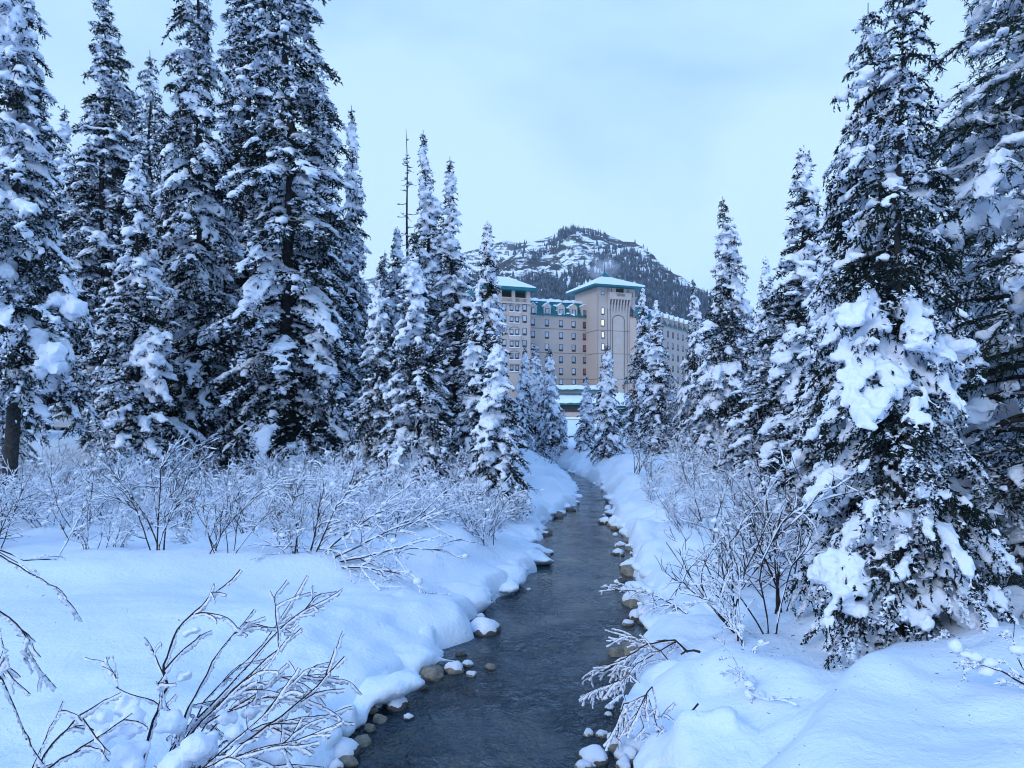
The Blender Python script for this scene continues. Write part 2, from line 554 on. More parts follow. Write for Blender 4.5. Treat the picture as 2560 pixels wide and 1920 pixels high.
def build_banks():
    """overhanging snow cushions along both water edges"""
    rng = np.random.default_rng(21)
    c, r = [], []
    for side in (-1, 1):
        y = 4.5
        while y < 46:
            e = float((edge_l(y) if side < 0 else edge_r(y))[0])
            s = rng.uniform(0.20, 0.60) * (1 - 0.008 * y)
            if side < 0 and y < 12 and rng.random() < 0.6:
                y += s * 1.5
                continue
            for q in range(2):
                inl = rng.uniform(0.14, 0.46) + 0.4 * q
                h = 0.06 + 0.16 * inl / 0.6 + rng.uniform(-0.05, 0.06)
                c.append((e + side * (inl + s * 0.55), y + rng.uniform(-0.2, 0.2), h))
                r.append((s * rng.uniform(0.9, 1.6), s * rng.uniform(1.0, 1.9), min(0.17, s * rng.uniform(0.36, 0.55))))
            if rng.random() < 0.35:                         # little tongues down to the water
                c.append((e + side * rng.uniform(-0.08, 0.10), y + rng.uniform(-0.3, 0.3), 0.05)); k = rng.uniform(0.08, 0.2)
                r.append((k * 1.3, k * 1.5, k * 0.6))
            y += s * rng.uniform(1.0, 2.6)
    # mounds, tongues and crusted ledges of the near left bank and the lumps of the near right bank
    for u, v, z, rx, ry, rz_ in ((790, 1830, 0.30, 0.36, 0.30, 0.26), (700, 1870, 0.32, 0.34, 0.30, 0.24), (640, 1905, 0.28, 0.30, 0.26, 0.24), (860, 1800, 0.14, 0.26, 0.24, 0.13),
                                 (905, 1788, 0.10, 0.24, 0.18, 0.10), (940, 1800, 0.05, 0.16, 0.12, 0.06), (890, 1840, 0.04, 0.14, 0.12, 0.06), (980, 1720, 0.24, 0.42, 0.34, 0.20),
                                 (1040, 1695, 0.08, 0.26, 0.16, 0.09), (1095, 1668, 0.06, 0.22, 0.14, 0.08), (1060, 1640, 0.22, 0.34, 0.4, 0.2), (1110, 1628, 0.06, 0.2, 0.2, 0.08),
                                 (1150, 1600, 0.05, 0.16, 0.16, 0.07), (1050, 1585, 0.24, 0.36, 0.4, 0.2), (1210, 1500, 0.08, 0.22, 0.2, 0.09), (1255, 1490, 0.05, 0.24, 0.18, 0.07), (1180, 1490, 0.26, 0.6, 0.6, 0.28),
                                 (1290, 1440, 0.25, 0.5, 0.6, 0.25), (1370, 1405, 0.06, 0.34, 0.3, 0.09), (1395, 1378, 0.05, 0.24, 0.3, 0.08), (1340, 1390, 0.2, 0.5, 0.6, 0.2),
                                 (1660, 1640, 0.34, 0.30, 0.26, 0.22), (1680, 1690, 0.36, 0.34, 0.22, 0.16), (1640, 1700, 0.26, 0.20, 0.2, 0.2), (1615, 1745, 0.22, 0.17, 0.2, 0.2), (1580, 1830, 0.10, 0.20, 0.18, 0.14),
                                 (1740, 1790, 0.52, 0.14, 0.13, 0.10), (1725, 1830, 0.46, 0.11, 0.10, 0.10), (1830, 1775, 0.62, 0.15, 0.13, 0.08), (1640, 1500, 0.2, 0.3, 0.4, 0.2), (1585, 1470, 0.14, 0.2, 0.3, 0.14)):
        if u < 1450: u, z, rz_ = u - 28, z * 0.75, rz_ * 0.8
        yy = F * (EYE - z) / (v - VH)
        for q in range(3):
            k = 1.0 if q == 0 else rng.uniform(0.4, 0.7)
            o_ = np.zeros(3) if q == 0 else rng.normal(size=3) * np.array([rx, ry, rz_ * 0.4]) * 0.7
            c.append(tuple(np.array([(u - 1280) / F * yy, yy, z]) + o_)); r.append((rx * k, ry * k, rz_ * k))
    V, T = ellipsoids(np.array(c), np.array(r), 2, rng)
    V, Q = remesh(V, T, 0.07)
    V = relax(V, Q, 7, 0.5)
    V = V + 0.045 * np.stack([vnoise(V * 3.3, 1), vnoise(V * 3.3, 2), vnoise(V * 3.3, 3)], -1) + 0.016 * np.stack([vnoise(V * 10, 4), vnoise(V * 10, 5), vnoise(V * 10, 6)], -1)
    tag(link('snow_bank', new_mesh('snow_bank', V, [Q], [M['snow']])), 'rounded snow cushions overhanging the water edges', kind='structure')

build_ground()
build_banks()
build_water()

# ------------------------------------------------------------------ spruce trees
def spruce(seed, H, Rb, z0=0.06, nb=260, p=0.85, tuft=(0.10, 0.028, 0.030), voxel=0.04, snow=(0.085, 0.72), droop=0.45, lift=0.35,
           trunk_r=None, needle='needles', big=0.0, big_size=0.3, leader=None, twig_gap=0.13, outline=0.22, bare=None, hang=0.35, rime=0.27):
    """build one spruce at the origin -> dict of meshes: trunk, crown (needles), snow"""
    rng = np.random.default_rng(seed)
    if trunk_r is None: trunk_r = 0.012 * H
    # trunk (one or two leaders)
    zz = np.linspace(-0.3, H, 14)
    wob = np.stack([0.010 * H * vnoise(np.stack([zz * 0.25, 0 * zz, 0 * zz + seed], -1), 1), 0.010 * H * vnoise(np.stack([zz * 0.25, 0 * zz, 0 * zz + seed], -1), 2), zz], -1)
    wob[:, :2] -= wob[0, :2]
    tr = MB()
    rad = trunk_r * np.clip(1 - (zz + 0.3) / (H + 0.3), 0.05, 1) ** 0.9
    rad[0] *= 1.25
    V, Q, T = tube_path(wob, rad, 9)
    tr.add(V, Q, T)
    def axis(z):
        return np.stack([np.interp(z, zz, wob[:, 0]), np.interp(z, zz, wob[:, 1]), z], -1)
    # branches
    u = (np.arange(nb) + rng.uniform(-0.4, 0.4, nb)) / nb
    zr = z0 + (0.985 - z0) * np.clip(u, 0, 1) ** 0.92
    az = rng.uniform(0, 2 * math.pi, nb)
    az = np.where(rng.random(nb) < 0.6, np.arange(nb) * 2.39996 + rng.uniform(-0.5, 0.5, nb), az) % (2 * math.pi)
    prof = np.clip(1 - zr, 0, 1) ** p
    prof *= 0.72 + 0.28 * smooth01(zr / 0.16)
    nz = vnoise(np.stack([np.cos(az) * 0.9 + seed, np.sin(az) * 0.9, zr * H * 0.55], -1), 3)
    L = Rb * prof * (1 + outline * nz) * rng.uniform(0.62, 1.14, nb) + 0.05 + 0.008 * H * (1 - zr)
    if bare is not None:                                    # (azimuth, width, from, to): side of the stem with few branches
        da = np.abs((az - bare[0] + math.pi) % (2 * math.pi) - math.pi)
        cut = (da < bare[1]) & (zr > bare[2]) & (zr < bare[3]) & (rng.random(nb) < 0.8)
        L = np.where(cut, L * 0.45, L)
    a = lift * (zr * 1.5 - 0.35) + rng.uniform(-0.16, 0.16, nb)
    b = droop * rng.uniform(0.6, 1.3, nb)
    S = 6
    ts = np.linspace(0, 1, S + 1)
    sp0, sp1, r0, r1 = [], [], [], []                       # wood
    n0, n1, nd = [], [], []                                 # needle carrying segments
    sn_c, sn_r = [], []                                     # snow lumps
    ori = axis(zr * H)
    patch_scale = 0.9
    for i in range(nb):
        l = L[i]
        dv = np.array([math.cos(az[i]), math.sin(az[i]), 0])
        side = np.array([-dv[1], dv[0], 0])
        curve = rng.uniform(-0.12, 0.12)
        P = ori[i] + dv * (l * ts)[:, None] * (1 - 0.10 * ts[:, None]) + side * (curve * l * ts ** 2)[:, None]
        P[:, 2] += l * (a[i] * ts - b[i] * ts ** 2)
        br = 0.010 + 0.012 * l
        rr = br * (1 - 0.85 * ts)
        sp0.append(P[:-1]); sp1.append(P[1:]); r0.append(rr[:-1]); r1.append(rr[1:])
        n0.append(P[1:-1]); n1.append(P[2:])
        nt = max(2, int(l / twig_gap))
        tt = np.linspace(0.16, 0.97, nt)
        tt = np.concatenate([tt, tt + 0.3 / nt])
        tt = np.clip(tt + rng.uniform(-0.03, 0.03, len(tt)), 0.08, 0.99)
        sgn = np.concatenate([np.ones(nt), -np.ones(nt)])
        B = np.stack([np.interp(tt, ts, P[:, k]) for k in range(3)], -1)
        lt = (0.16 + 0.42 * (1 - tt)) * l * rng.uniform(0.55, 1.15, len(tt)) * np.clip(tt / 0.3, 0.45, 1)
        lt = np.clip(lt, 0.07, 0.75)
        ang = sgn * (0.95 - 0.35 * tt) + rng.uniform(-0.2, 0.2, len(tt))
        slope = a[i] - 2 * b[i] * tt
        D = dv[None] * np.cos(ang)[:, None] + side[None] * np.sin(ang)[:, None]
        D[:, 2] = slope * 0.6 - 0.18 + rng.uniform(-0.15, 0.12, len(tt))
        Mid = B + D * (lt * 0.5)[:, None]
        D2 = D.copy()
        D2[:, 2] -= hang + rng.uniform(-0.1, 0.35, len(tt))
        E = Mid + unit(D2) * (lt * 0.5)[:, None]
        n0 += [B, Mid]; n1 += [Mid, E]
        if twig_gap < 0.16 and tuft[0] < 0.1: sp0.append(B); sp1.append(Mid); r0.append(np.full(len(tt), 0.006)); r1.append(np.full(len(tt), 0.003))
        # hanging sprays
        k = max(1, int(len(tt) * 0.4))
        idx = rng.integers(0, len(tt), k)
        hp = B[idx] + (Mid[idx] - B[idx]) * rng.uniform(0.2, 1.6, (k, 1))
        hd = np.stack([rng.uniform(-0.5, 0.5, k), rng.uniform(-0.5, 0.5, k), -np.ones(k)], -1)
        n0.append(hp); n1.append(hp + hd * rng.uniform(0.06, 0.22, (k, 1)) * min(1.5, 0.5 + l))
        # snow: lumps along the spine and along the twigs, in patches
        s0 = snow[0] * min(1.0, 0.42 + 3.2 * (1 - zr[i]))
        m = max(2, int(l / (s0 * 0.75)))
        q = rng.uniform(0.1, 1.02, m)
        cs = np.stack([np.interp(q, ts, P[:, k2]) for k2 in range(3)], -1)
        ss = s0 * rng.uniform(0.55, 1.25, m) * (0.8 + 0.5 * np.sin(np.clip(q, 0, 1) * math.pi))
        sn_c.append(cs); sn_r.append(ss)
        w = rng.random(len(tt))
        for f_ in (0.35, 0.75, 1.15, 1.6):
            ok = rng.random(len(tt)) < 0.86
            pos = np.where(f_ <= 1, 1, 0)
            c_ = B + (Mid - B) * min(f_, 1) + (E - Mid) * max(0, f_ - 1)
            sn_c.append(c_[ok]); sn_r.append((s0 * rng.uniform(0.45, 1.0, len(tt)) * (1.1 - 0.25 * f_))[ok])
    # needles
    n0, n1 = np.concatenate(n0), np.concatenate(n1)
    seg = np.linalg.norm(n1 - n0, axis=1)
    cnt = np.maximum(1, np.round(seg / tuft[2])).astype(int)
    idx = np.repeat(np.arange(len(n0)), cnt)
    N = len(idx)
    f = rng.random(N)[:, None]
    bpos = n0[idx] * (1 - f) + n1[idx] * f
    dirn = unit(n1 - n0)[idx]
    rd = unit(rng.normal(size=(N, 3)))
    nd = unit(dirn * 0.75 + rd * 0.8 + np.array([0, 0, -0.12]))
    ln = tuft[0] * rng.uniform(0.6, 1.25, N)[:, None]
    wv = unit(np.cross(nd, rng.normal(size=(N, 3)))) * tuft[1] * 0.5
    tip = bpos + nd * ln
    mid = bpos + nd * ln * 0.45
    # part of the sprays is rimed white: wider, flatter flakes lying on top
    fr = (0.8 * vnoise(bpos * 2.2 + seed, 33) + 0.7 * vnoise(bpos * 7.0, 34) + rng.normal(size=N) * 0.35)
    fz = fr > np.quantile(fr, 1 - rime)
    flat = nd * np.array([1, 1, 0.35])
    tip = np.where(fz[:, None], bpos + unit(flat) * ln * 0.85 + np.array([0, 0, tuft[0] * 0.15]), tip)
    wv = np.where(fz[:, None], unit(np.cross(flat, rng.normal(size=(N, 3)) * 0.5 + np.array([0, 0, 1.0]))) * tuft[1] * 1.15, wv)
    b2 = bpos + np.where(fz, tuft[0] * 0.22, 0.0)[:, None] * np.array([0, 0, 1.0])
    NV = np.stack([b2 - wv * 1.1, b2 + wv * 1.1, tip], 1)
    nm = 'spruce_%d' % seed
    cr = new_mesh(nm + '_crown', np.concatenate([NV[~fz], NV[fz]]).reshape(-1, 3),
                  [np.arange((~fz).sum() * 3).reshape(-1, 3), (~fz).sum() * 3 + np.arange(fz.sum() * 3).reshape(-1, 3)], [M[needle], M['tree_snow']], False)
    wd = MB()
    V, Q = tubes(np.concatenate(sp0), np.concatenate(sp1), np.concatenate(r0), np.concatenate(r1), 3)
    tr.add(V, Q)
    # snow
    c, s = np.concatenate(sn_c), np.concatenate(sn_r)
    pn = 0.75 * fbm(c * patch_scale + seed * 3.7, 9, 2) + 0.9 * vnoise(c * (0.42 / snow[0]), 12) + 0.5 * vnoise(c * (0.85 / snow[0]), 13)
    thr = np.quantile(pn, 1 - snow[1])
    ok = pn > thr
    c, s, pn = c[ok], s[ok], pn[ok]
    s = s * np.clip(0.75 + 0.9 * (pn - thr), 0.7, 1.5)
    if big > 0:
        bi = rng.choice(len(c), int(big), replace=False)
        rel = (c[bi, 2] / H)
        bs = big_size * rng.uniform(0.6, 1.2, len(bi)) * np.clip(1.1 - 0.75 * rel, 0.3, 1)
        cc = [c]; sx = [s]
        ctr = c[bi].copy()
        ctr[:, :2] = axis(ctr[:, 2])[:, :2] + (ctr[:, :2] - axis(ctr[:, 2])[:, :2]) * 0.82
        out_ = unit(np.concatenate([ctr[:, :2] - axis(ctr[:, 2])[:, :2], np.zeros((len(bi), 1))], 1))
        for q in range(9):
            off = rng.normal(size=(len(bi), 3)) * bs[:, None] * np.array([0.34, 0.34, 0.22])
            dn_ = rng.uniform(-0.5, 1.1, len(bi))
            off = off + (out_ * 0.75 + np.array([0, 0, -0.55])) * (bs * dn_)[:, None]          # pads droop outwards with the bough
            cc.append(ctr + off); sx.append(bs * rng.uniform(0.35, 0.72, len(bi)))
        c, s = np.concatenate(cc), np.concatenate(sx)
    c = c + np.array([0, 0, 1.0]) * (s * 0.45)[:, None]
    # snow also caps the leader
    rr = np.stack([s * rng.uniform(0.9, 1.35, len(s)), s * rng.uniform(0.9, 1.35, len(s)), s * np.where(s > snow[0] * 1.6, rng.uniform(0.7, 0.95, len(s)), rng.uniform(0.5, 0.75, len(s)))], -1)
    V, T = ellipsoids(c, rr, 1, rng)
    V, Q = remesh(V, T, voxel)
    V = relax(V, Q, 1, 0.4)
    amp = snow[0] * 0.30
    V = V + amp * np.stack([vnoise(V / (snow[0] * 1.1), 21), vnoise(V / (snow[0] * 1.1), 22), vnoise(V / (snow[0] * 1.1), 23)], -1)
    if big > 0:                                             # lumpy, crumbling surface on the larger pads
        for fq, am in ((2.2 / big_size, 0.16 * big_size), (5.5 / big_size, 0.07 * big_size)):
            V = V + am * np.stack([vnoise(V * fq, 41), vnoise(V * fq, 42), vnoise(V * fq, 43)], -1)
    sm = MB()
    sm.add(V, Q)
    nm = 'spruce_%d' % seed
    out = {'trunk': tr.mesh(nm + '_trunk', M['bark']), 'crown': cr, 'snow': sm.mesh(nm + '_snow', M['tree_snow'])}
    return out, H

def place_tree(proto, name, loc, rz=0.0, scale=1.0, lean=(0, 0), squash=1.0, label=None, group=None, cat='tree'):
    meshes, H = proto
    e = empty(name, loc, rz)
    e.rotation_euler = (lean[0], lean[1], rz)
    e.scale = (scale * squash, scale * squash, scale)
    for k in meshes:
        o = link(k, meshes[k], e)
        if k != 'trunk': o['kind'] = 'stuff'
    tag(e, label, cat, group)
    return e

import time
_t = time.time()
PR = {}
PR['tall_a'] = spruce(11, 21, 2.55, 0.10, 330, 0.66, (0.17, 0.048, 0.048), 0.070, (0.088, 0.52))
PR['tall_b'] = spruce(12, 22, 2.75, 0.08, 310, 0.60, (0.17, 0.048, 0.050), 0.072, (0.088, 0.48), droop=0.6, lift=0.2, bare=(0.3, 1.0, 0.3, 1.0))
PR['tall_c'] = spruce(13, 17, 2.0, 0.06, 320, 0.92, (0.15, 0.042, 0.044), 0.062, (0.085, 0.53))
PR['mid_a'] = spruce(14, 11, 2.15, 0.03, 290, 0.92, (0.12, 0.036, 0.038), 0.055, (0.085, 0.52), big=22, big_size=0.24)
PR['mid_b'] = spruce(15, 10, 1.75, 0.03, 280, 0.95, (0.12, 0.036, 0.038), 0.052, (0.085, 0.48), big=14, big_size=0.20)
PR['small_a'] = spruce(16, 6, 1.25, 0.03, 200, 0.95, (0.10, 0.030, 0.028), 0.042, (0.068, 0.54), big=10, big_size=0.15)
PR['small_b'] = spruce(17, 5, 1.0, 0.02, 180, 0.95, (0.10, 0.030, 0.028), 0.040, (0.068, 0.56), big=10, big_size=0.15)
PR['left_near'] = spruce(18, 19, 2.5, 0.19, 320, 0.62, (0.14, 0.038, 0.044), 0.072, (0.09, 0.50), big=50, big_size=0.55, droop=0.6, lift=0.2)
PR['right_near'] = spruce(19, 7.3, 1.15, 0.02, 270, 0.56, (0.046, 0.019, 0.0098), 0.031, (0.050, 0.42), big=95, big_size=0.215, twig_gap=0.10, droop=0.6, rime=0.24)
PR['right_pine'] = spruce(20, 13.5, 2.6, 0.05, 240, 0.60, (0.085, 0.014, 0.017), 0.050, (0.080, 0.42), needle='pine_needles', big=60, big_size=0.34, droop=0.6, lift=0.25, twig_gap=0.15, rime=0.25)
print('TREES', round(time.time() - _t, 1), {k: {q: len(m.polygons) for q, m in v[0].items()} for k, v in PR.items()})

def tree_at(kind, u, vtop, y, label, group=None, rz=0.0, half=None, lean=(0, 0), name='spruce_tree', z=None):
    x = (u - 1280) / F * y
    zb = gz(x, y) if z is None else z
    top = EYE + (VH - vtop) / F * y
    H = PR[kind][1]
    s = (top - zb) / H
    hsh = math.sin(u * 12.9898 + y * 78.233) * 43758.5453
    lean = (lean[0] + 0.05 * ((hsh % 1) - 0.5), lean[1] + 0.06 * ((hsh * 7.3 % 1) - 0.5))
    return place_tree(PR[kind], name, (x, y, zb - 0.05), rz, s, lean, half or 1.0, label, group)

LT = 'spruces standing left of the stream'
RT = 'spruces standing right of the stream'
tree_at('left_near', 20, -260, 20, 'tall spruce with big snow pillows cut by the left picture edge', LT, 3.6)
tree_at('tall_a', 265, -60, 32, 'slender tall spruce second from the left edge, its tip at the top edge', LT, 1.0)
tree_at('mid_b', 350, 380, 27, 'shorter snowy spruce in front, between the second and third tall spruces', LT, 2.0, 1.1)
tree_at('tall_b', 490, -230, 30, 'tall spruce with its right side bare near the top, left of the thickest trunk', LT, 0.0, 0.95)
tree_at('tall_a', 612, -180, 36, 'tall spruce squeezed just left of the thick dark trunk', LT, 3.0, 1.1)
tree_at('tall_b', 745, -330, 29, 'tallest spruce with a thick dark bare lower trunk', LT, 2.4, 1.15)
tree_at('tall_c', 893, 262, 40, 'narrow spruce behind the thick trunk, its bent tip under open sky', LT, 0.7, 0.9)
tree_at('tall_c', 1078, 315, 38, 'tall slim spruce with a clear pointed tip beside the dead snag', LT, 1.9, 1.05)
tree_at('tall_c', 1140, 395, 33, 'spruce with a pointed tip right of the dead snag', LT, 4.0, 1.15)
tree_at('mid_a', 1050, 565, 23, 'broad heavily snowed spruce in front of the dead snag', LT, 0.2, 1.05)
tree_at('mid_b', 1217, 545, 30, 'spruce touching the left edge of the hotel', LT, 1.2, 0.95)
tree_at('small_a', 1250, 825, 20.5, 'small snow clad spruce at the left bank of the bend', LT, 0.0, 1.15)
tree_at('mid_b', 1185, 700, 24, 'full snowy spruce just left of the small bank spruce', LT, 3.3, 1.0)
tree_at('mid_a', 955, 640, 25, 'broad low branched spruce right of the thick dark trunk', LT, 5.0, 1.0)
tree_at('small_a', 1305, 862, 46, 'leftmost of the small spruces in front of the hotel wing', LT, 0.0, 0.8)
tree_at('small_b', 1338, 855, 50, 'middle one of the small spruces in front of the hotel wing', LT, 1.0, 0.95)
tree_at('small_a', 1377, 862, 48, 'rightmost of the small spruces in front of the hotel wing', LT, 2.0, 0.85)
tree_at('small_b', 1409, 1020, 52, 'tiny spruce beside the wooden railing', LT, 2.0, 0.9)
tree_at('small_b', 1466, 935, 47, 'small slim spruce left of the tree in mid stream line', RT, 2.5, 1.0)
tree_at('small_a', 1518, 855, 38, 'young snowy spruce standing alone before the hotel tower', RT, 0.9, 0.98)
tree_at('mid_b', 1606, 715, 46, 'left one of the paired spruces hiding the tower foot', RT, 0.9, 0.95)
tree_at('mid_b', 1650, 745, 40, 'right one of the paired spruces hiding the tower foot', RT, 3.3, 1.1)
tree_at('mid_a', 1737, 690, 38, 'spruce covering the right hotel wing', RT, 1.3, 0.72)
tree_at('mid_a', 1822, 488, 30, 'pointed broad spruce with open sky on both sides of its tip', RT, 2.2, 1.0)
tree_at('mid_a', 1925, 735, 26, 'low snowy spruce between the two pointed spruces', RT, 4.2, 1.1)
tree_at('mid_b', 1992, 352, 22, 'tall pointed spruce with bare trunk showing, left of the big near spruce', RT, 0.4, 1.25)
tree_at('mid_a', 2080, 600, 17, 'spruce pressed behind the big near spruce', RT, 5.2, 1.1)
tree_at('mid_b', 2105, 420, 14, 'dark spruce between the tall pointed spruce and the big near spruce', RT, 2.2, 1.15)
tree_at('right_near', 2250, -70, 7.9, 'big near spruce loaded with large snow pillows, right bank', RT, 0.6, 0.95)
tree_at('right_near', 2168, -20, 8.8, 'slim twin top growing close behind the big near spruce', RT, 2.6, 0.80)
tree_at('right_pine', 2610, -900, 9.4, 'large dark green conifer cut by the right picture edge', RT, 1.1, 1.1)
rng = np.random.default_rng(77)
BL = 'spruces in the dense wood behind, left'
for k, (u, vt, y) in enumerate(sorted([(60, 120, 50), (140, 260, 49), (205, 330, 50), (320, 210, 52), (395, 120, 44), (430, 420, 36), (555, 60, 46), (560, 420, 33), (655, 160, 50), (680, 520, 35),
                                (820, 230, 46), (840, 520, 36), (950, 620, 48), (980, 560, 42), (10, 520, 27), (330, 640, 34), (270, 560, 58), (480, 560, 58), (620, 620, 62), (750, 640, 60),
                                (900, 700, 60), (1010, 720, 58), (1120, 700, 50), (1180, 740, 45), (30, 640, 55), (-120, 200, 34), (-110, 420, 26)])):
    tree_at(['tall_a', 'tall_c', 'tall_b', 'mid_b'][k % 4], u, vt, y, ordinal(k + 1) + ' from the left of the half hidden spruces in the dense left wood', BL, rng.uniform(0, 6.28), rng.uniform(0.9, 1.25))
BR = 'spruces in the dense wood behind, right'
for k, (u, vt, y) in enumerate(sorted([(1760, 800, 55), (1870, 760, 50), (1905, 640, 60), (2060, 700, 34), (2120, 560, 30), (2200, 500, 26), (2300, 420, 24), (2380, 300, 20), (2470, 350, 30), (2560, 200, 17),
                                (1790, 860, 36), (2010, 800, 45), (2250, 700, 18), (2420, 640, 15), (2640, 300, 22)])):
    tree_at(['mid_b', 'tall_c', 'mid_a'][k % 3], u, vt, y, ordinal(k + 1) + ' from the left of the half hidden spruces in the dense right wood', BR, rng.uniform(0, 6.28), rng.uniform(0.9, 1.2))

# ------------------------------------------------------------------ dead snag
def build_snag():
    rng = np.random.default_rng(5)
    y = 35.0
    x = (1022 - 1280) / F * y
    zb = gz(x, y)
    top = EYE + (VH - 322) / F * y
    H = top - zb
    e = empty('dead_tree', (x, y, zb))
    z = np.linspace(0, H, 16)
    P = np.stack([-0.13 * (z / H) ** 2 * 1.0 + 0.03 * np.sin(z), 0 * z, z], -1)
    mb = MB()
    mb.add(*tube_path(P, 0.15 * (1 - z / H * 0.93), 7))
    link('trunk', mb.mesh('snag_trunk', M['bark']), e)
    s0, s1, r0, r1, c, rr = [], [], [], [], [], []
    for k in range(95):
        zr = rng.uniform(0.25, 0.97)
        a = rng.uniform(0, 6.28)
        l = (1 - zr) ** 0.8 * 1.7 * rng.uniform(0.25, 1.0) + 0.08
        b = np.array([np.interp(zr * H, z, P[:, 0]), 0, zr * H])
        d = np.array([math.cos(a), math.sin(a), rng.uniform(-0.5, 0.35)])
        m = b + d * l * 0.5
        d2 = d + np.array([0, 0, rng.uniform(-0.1, 0.7)])
        t = m + d2 * l * 0.5
        s0 += [b, m]; s1 += [m, t]; r0 += [0.022, 0.014]; r1 += [0.014, 0.006]
        if rng.random() < 0.6:
            f = rng.uniform(0.2, 0.9)
            c.append(b + (t - b) * f + np.array([0, 0, 0.03])); rr.append(np.array([0.10, 0.10, 0.05]) * rng.uniform(0.5, 1.1))
    mb = MB()
    mb.add(*tubes(np.array(s0), np.array(s1), np.array(r0), np.array(r1), 4))
    o = link('branches', mb.mesh('snag_branches', M['bark']), e)
    o['kind'] = 'stuff'
    mb = MB()
    V, T = ellipsoids(np.array(c), np.array(rr), 1, rng)
    mb.add(V, None, T)
    o = link('snow', mb.mesh('snag_snow', M['tree_snow']), e)
    o['kind'] = 'stuff'
    tag(e, 'thin bare dead tree with short broken twigs against the sky', 'tree')
build_snag()

# ------------------------------------------------------------------ bare shrubs with snow on the twigs
def grow(rng, base, d, l, r, level, out, bend=0.12, up=0.10, n=5):
    P = [np.array(base, float)]
    d = np.array(d, float)
    for k in range(n):
        d = d + rng.normal(size=3) * bend + np.array([0, 0, up])
        d = d / np.linalg.norm(d)
        P.append(P[-1] + d * l / n)
    P = np.array(P)
    rad = r * np.linspace(1, 0.45, n + 1)
    out.append((P, rad, level))
    return P

def shrub_meshes(seed, nst=9, h=1.9, lean=0.45, kids=5, twigs=4, r=0.011, snow=1.0, bias=(0, 0), frost=False):
    rng = np.random.default_rng(seed)
    br = []
    for s in range(nst):
        a = rng.uniform(0, 6.28)
        d = np.array([math.cos(a) * lean + bias[0], math.sin(a) * lean + bias[1], 1.0])
        b = np.array([rng.normal() * 0.12, rng.normal() * 0.12, -0.1])
        l = h * rng.uniform(0.5, 1.1)
        P = grow(rng, b, d / np.linalg.norm(d), l, r * rng.uniform(0.7, 1.2), 0, br, 0.10, 0.02, 7)
        for k in range(kids):
            i = rng.integers(2, len(P) - 1)
            pd = P[i + 1 if i + 1 < len(P) else i] - P[i - 1]
            cd = unit(pd) + rng.normal(size=3) * 0.55
            cl = l * rng.uniform(0.25, 0.5)
            Q = grow(rng, P[i], unit(cd), cl, r * 0.55, 1, br, 0.16, 0.05, 5)
            for t in range(twigs):
                j = rng.integers(1, len(Q))
                td = unit(Q[min(j + 1, len(Q) - 1)] - Q[j - 1] + 1e-6) + rng.normal(size=3) * 0.65
                grow(rng, Q[j], unit(td), cl * rng.uniform(0.25, 0.6), r * 0.34, 2, br, 0.2, 0.03, 3)
    return branch_meshes('shrub_%d' % seed, rng, br, snow, frost)

